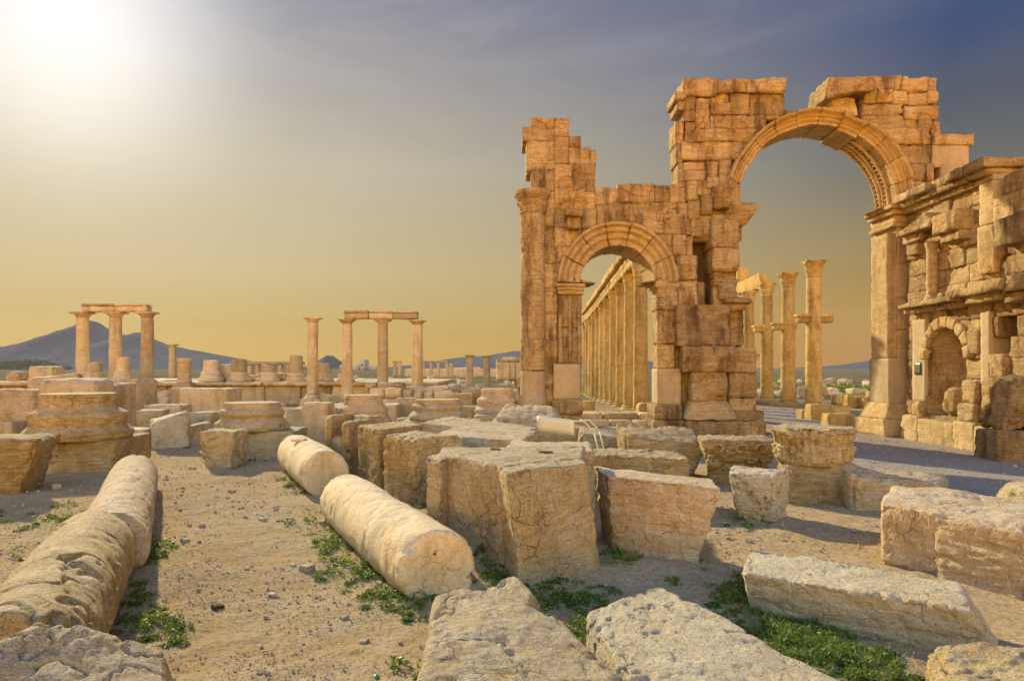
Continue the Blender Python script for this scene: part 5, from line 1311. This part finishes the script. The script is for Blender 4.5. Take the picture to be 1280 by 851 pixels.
def weeds():
    nr = np.random.RandomState(9); out = []; tt = []
    patches = [(178, 615, 14, 8, .5), (172, 655, 12, 22, .9), (186, 690, 22, 18, 1.2), (168, 762, 20, 30, .9), (206, 772, 26, 16, 1.1), (60, 652, 26, 10, .9), (84, 640, 16, 10, 1.0), (30, 690, 20, 8, .3), (20, 640, 26, 6, .5), (205, 614, 22, 5, .5),
               (368, 600, 14, 12, 1.4), (378, 640, 22, 9, .5), (420, 668, 22, 18, 2.0), (445, 708, 34, 16, 1.5), (478, 742, 26, 13, 1.2), (520, 752, 22, 14, 1.0), (520, 762, 10, 6, .6), (560, 640, 26, 8, .9), (590, 645, 16, 7, 1.0), (610, 712, 18, 16, 1.4), (640, 728, 24, 12, 1.3),
               (700, 745, 60, 18, 1.6), (770, 695, 18, 16, 1.5), (800, 690, 10, 6, .8), (830, 725, 14, 5, .9), (735, 790, 24, 26, 1.2), (775, 812, 34, 26, 1.4), (830, 840, 40, 18, 1.3),
               (915, 725, 20, 14, 1.0), (955, 752, 44, 28, 2.0), (1010, 768, 46, 22, 1.8), (985, 800, 60, 22, 1.8), (1045, 825, 56, 16, 1.5), (1100, 848, 40, 10, 1.2), (925, 647, 16, 6, 1.2), (945, 651, 14, 5, 1.1), (878, 700, 10, 7, .8), (1140, 665, 10, 3, .4),
               (555, 822, 22, 10, .9), (535, 835, 12, 10, .6), (500, 822, 8, 6, .5), (210, 560, 26, 4, .7), (160, 540, 20, 4, .7), (320, 568, 34, 5, 1.2), (290, 577, 14, 4, .7), (380, 537, 16, 4, 1.2), (165, 508, 18, 5, 1.2), (400, 560, 14, 4, .8), (10, 560, 14, 8, .5), (30, 545, 18, 8, .8), (370, 512, 12, 4, 1.0), (345, 500, 10, 3, 1.0)]
    for px, py, rx, ry, den in patches:
        Yc_ = H * F / (py - HY); area = rx * ry
        nc = max(3, int(area * min(den, 1.5) * .055))
        for c in range(nc):
            t = nr.rand() * 6.28; q = nr.rand() ** .6 * 1.45
            x_, y_ = px + rx * q * math.cos(t), py + ry * q * math.sin(t)
            if y_ < HY + 20: continue
            Y = H * F / (y_ - HY); X = WX(x_, Y); g = gz1(X, Y)
            cr_ = .05 * (.6 + .8 * nr.rand()) * (Y / 6) ** .35; hgt = cr_ * (.55 + .9 * nr.rand()) * (1.3 - .6 * q)
            m = int((34 if Y < 9 else 22) * (.5 + nr.rand())); th_ = nr.rand(m) * 6.28; rr = cr_ * np.sqrt(nr.rand(m)); hz = hgt * nr.rand(m) ** .7 * (1.1 - (rr / cr_) ** 2 * .8)
            C = np.stack([X + rr * np.cos(th_), Y + rr * np.sin(th_), g + hz], -1)
            s = (.009 + .010 * nr.rand(m)) * max(1, (Y / 7)) ** .7
            d = np.stack([np.cos(th_) + .5 * nr.randn(m), np.sin(th_) + .5 * nr.randn(m), .4 + .5 * nr.randn(m)], -1); d /= np.linalg.norm(d, axis=1, keepdims=True)
            u = np.cross(d, nr.randn(m, 3)); u /= np.linalg.norm(u, axis=1, keepdims=True)
            s = s[:, None]
            out.append(np.stack([C - d * s, C + u * s * .55 - .1 * d * s, C + d * s * 1.2, C - u * s * .55 - .1 * d * s], 1))
            tt.append(np.repeat(nr.uniform(-1, 1, m) * .5 + nr.uniform(-.7, .7), 4))
    for px, py, rx, ry, den in patches:          # thin blades and dry stalks
        for c in range(int(rx * ry * den * .35)):
            x_, y_ = px + rx * nr.randn() * .75, py + ry * nr.randn() * .75
            if y_ < HY + 25: continue
            Y = H * F / (y_ - HY); X = WX(x_, Y); b = np.array([X, Y, gz1(X, Y)]); hh = .03 + .07 * nr.rand() ** 2; w_ = .0016 * max(1, Y / 6)
            l = np.array([nr.randn() * .5, nr.randn() * .5, 1.0]) * hh; sd = np.array([math.cos(c), math.sin(c), 0]) * w_
            out.append(np.stack([b - sd, b + sd, b + l * .6 + sd * .8, b + l * .6 - sd * .8])[None]); out.append(np.stack([b + l * .6 - sd * .8, b + l * .6 + sd * .8, b + l * 1.0 + np.array([l[0], l[1], 0]) * .4, b + l + np.array([l[0], l[1], 0]) * .4])[None])
            tt.append(np.full(8, nr.uniform(.2, 1.6)))
    V = np.concatenate(out).reshape(-1, 3); Q = np.arange(len(V)).reshape(-1, 4)
    mb = MB(); mb.raw(V, Q, np.clip(np.concatenate(tt), -1, 1))
    tag(mb.build('low_weeds', m_leaf, origin=(0, 0, 0), smooth=False), 'low green leafy weeds growing in patches round the fallen stones', 'weeds', kind='stuff')
weeds()
# yellow flower and green bottle cap
Y = H * F / (822 - HY); X = WX(499, Y); g = gz1(X, Y)
fl = thing('flower', (X, Y, g), 'tiny yellow wildflower in the sand before the bottom centre slab', 'flower')
mb = MB(); rod(mb, [(X, Y, g), (X, Y, g + .05)], .002, 6); mb.build('stem', m_leaf, fl)
mb = MB()
for k in range(9):
    a = k * .7; s = .016; c = np.array([X, Y, g + .052]); d = np.array([math.cos(a), math.sin(a), .3]) * s; u = np.array([-math.sin(a), math.cos(a), 0]) * s * .35
    mb.raw(np.array([c, c + d * .6 + u, c + d, c + d * .6 - u]), np.array([[0, 1, 2, 3]]))
mb.build('petals', m_yel, fl, smooth=False)
Y = H * F / (834 - HY); X = WX(471, Y); g = gz1(X, Y)
mb = MB(); mb.lathe([(.0, 0), (.014, 0), (.016, .003), (.015, .012), (0, .012)], base=(X, Y, g), axis=(.2, -.3, 1), seg=20, ds=.01, amp=0)
tag(mb.build('bottle_cap', m_green), 'crushed green plastic cap on the sand near the yellow flower', 'bottle cap')
def far_wood():
    nr = np.random.RandomState(3); n = 9000
    X = nr.uniform(-470, -318, n); Y = nr.uniform(500, 520, n); top = 5.5 + 2.2 * noise3(np.stack([X / 7, X * 0, X * 0], -1), 3) - np.clip((X + 330) / 12, 0, 1) * 4
    Z = -.5 + nr.rand(n) * (top + .8)
    C = np.stack([X, Y, Z], -1); d = nr.randn(n, 3); d /= np.linalg.norm(d, axis=1, keepdims=True); u = np.cross(d, nr.randn(n, 3)); u /= np.linalg.norm(u, axis=1, keepdims=True); s = .9
    V = np.stack([C - d * s, C + u * s, C + d * s, C - u * s], 1).reshape(-1, 3)
    mb = MB(); mb.raw(V, np.arange(len(V)).reshape(-1, 4))
    tag(mb.build('far_wood', m_wood, origin=(-390, 515, 0), smooth=False), 'dark green line of far trees at the foot of the mountain on the left', 'trees', kind='stuff')
far_wood()
def far_scrub():
    nr = np.random.RandomState(5); out = []
    for px, py, rx, ry, nn, zg in [(600, 470, 40, 4, 60, -.5), (520, 471, 30, 3, 40, -.5), (1060, 487, 50, 4, 70, -.5), (980, 478, 30, 3, 40, -.5), (170, 470, 80, 3, 40, -.4), (690, 470, 60, 4, 40, -.5), (240, 478, 40, 3, 30, -.3), (130, 482, 40, 4, 30, 0)]:
        for k in range(nn):
            x_, y_ = px + rx * nr.randn() * .6, py + ry * nr.randn() * .5
            if y_ < 464: continue
            Y = (H - zg) * F / (y_ - HY); X = WX(x_, Y)
            if Y > 160: continue
            m = 26; R = .35 + .4 * nr.rand(); C = np.stack([X + R * nr.randn(m) * .7, Y + R * nr.randn(m) * .7, gz1(X, Y) + R * .6 * nr.rand(m)], -1)
            d = nr.randn(m, 3); d /= np.linalg.norm(d, axis=1, keepdims=True); u = np.cross(d, nr.randn(m, 3)); u /= np.linalg.norm(u, axis=1, keepdims=True); s = .1
            out.append(np.stack([C - d * s, C + u * s, C + d * s, C - u * s], 1))
    V = np.concatenate(out).reshape(-1, 3); mb = MB(); mb.raw(V, np.arange(len(V)).reshape(-1, 4), 0.0)
    tag(mb.build('steppe_scrub', m_leaf, origin=(0, 60, 0), smooth=False), 'sparse green scrub dotted over the far plain', 'scrub', kind='stuff')
far_scrub()

# ------------------------------------------------------------------ air
def haze():
    mb = MB(); U, Q = cube_grid(1, 1, 1)
    lo = np.array([-1400, -60, -2.2]); hi = np.array([1400, 1200, 90.0])
    mb.raw(lo + (U + 1) / 2 * (hi - lo), Q)
    m = bpy.data.materials.new('dusty_air'); m.use_nodes = True; nt = m.node_tree
    nt.nodes.remove(nt.nodes['Principled BSDF'])
    v = N(nt, 'ShaderNodeVolumePrincipled'); v.inputs['Density'].default_value = HAZE; v.inputs['Color'].default_value = (.74, .78, .86, 1); v.inputs['Anisotropy'].default_value = 0.2
    nt.links.new(v.outputs[0], nt.nodes['Material Output'].inputs['Volume'])
    tag(mb.build('haze', m, origin=(0, 0, 0), smooth=False), kind='stuff')
HAZE = 0.00014
haze()
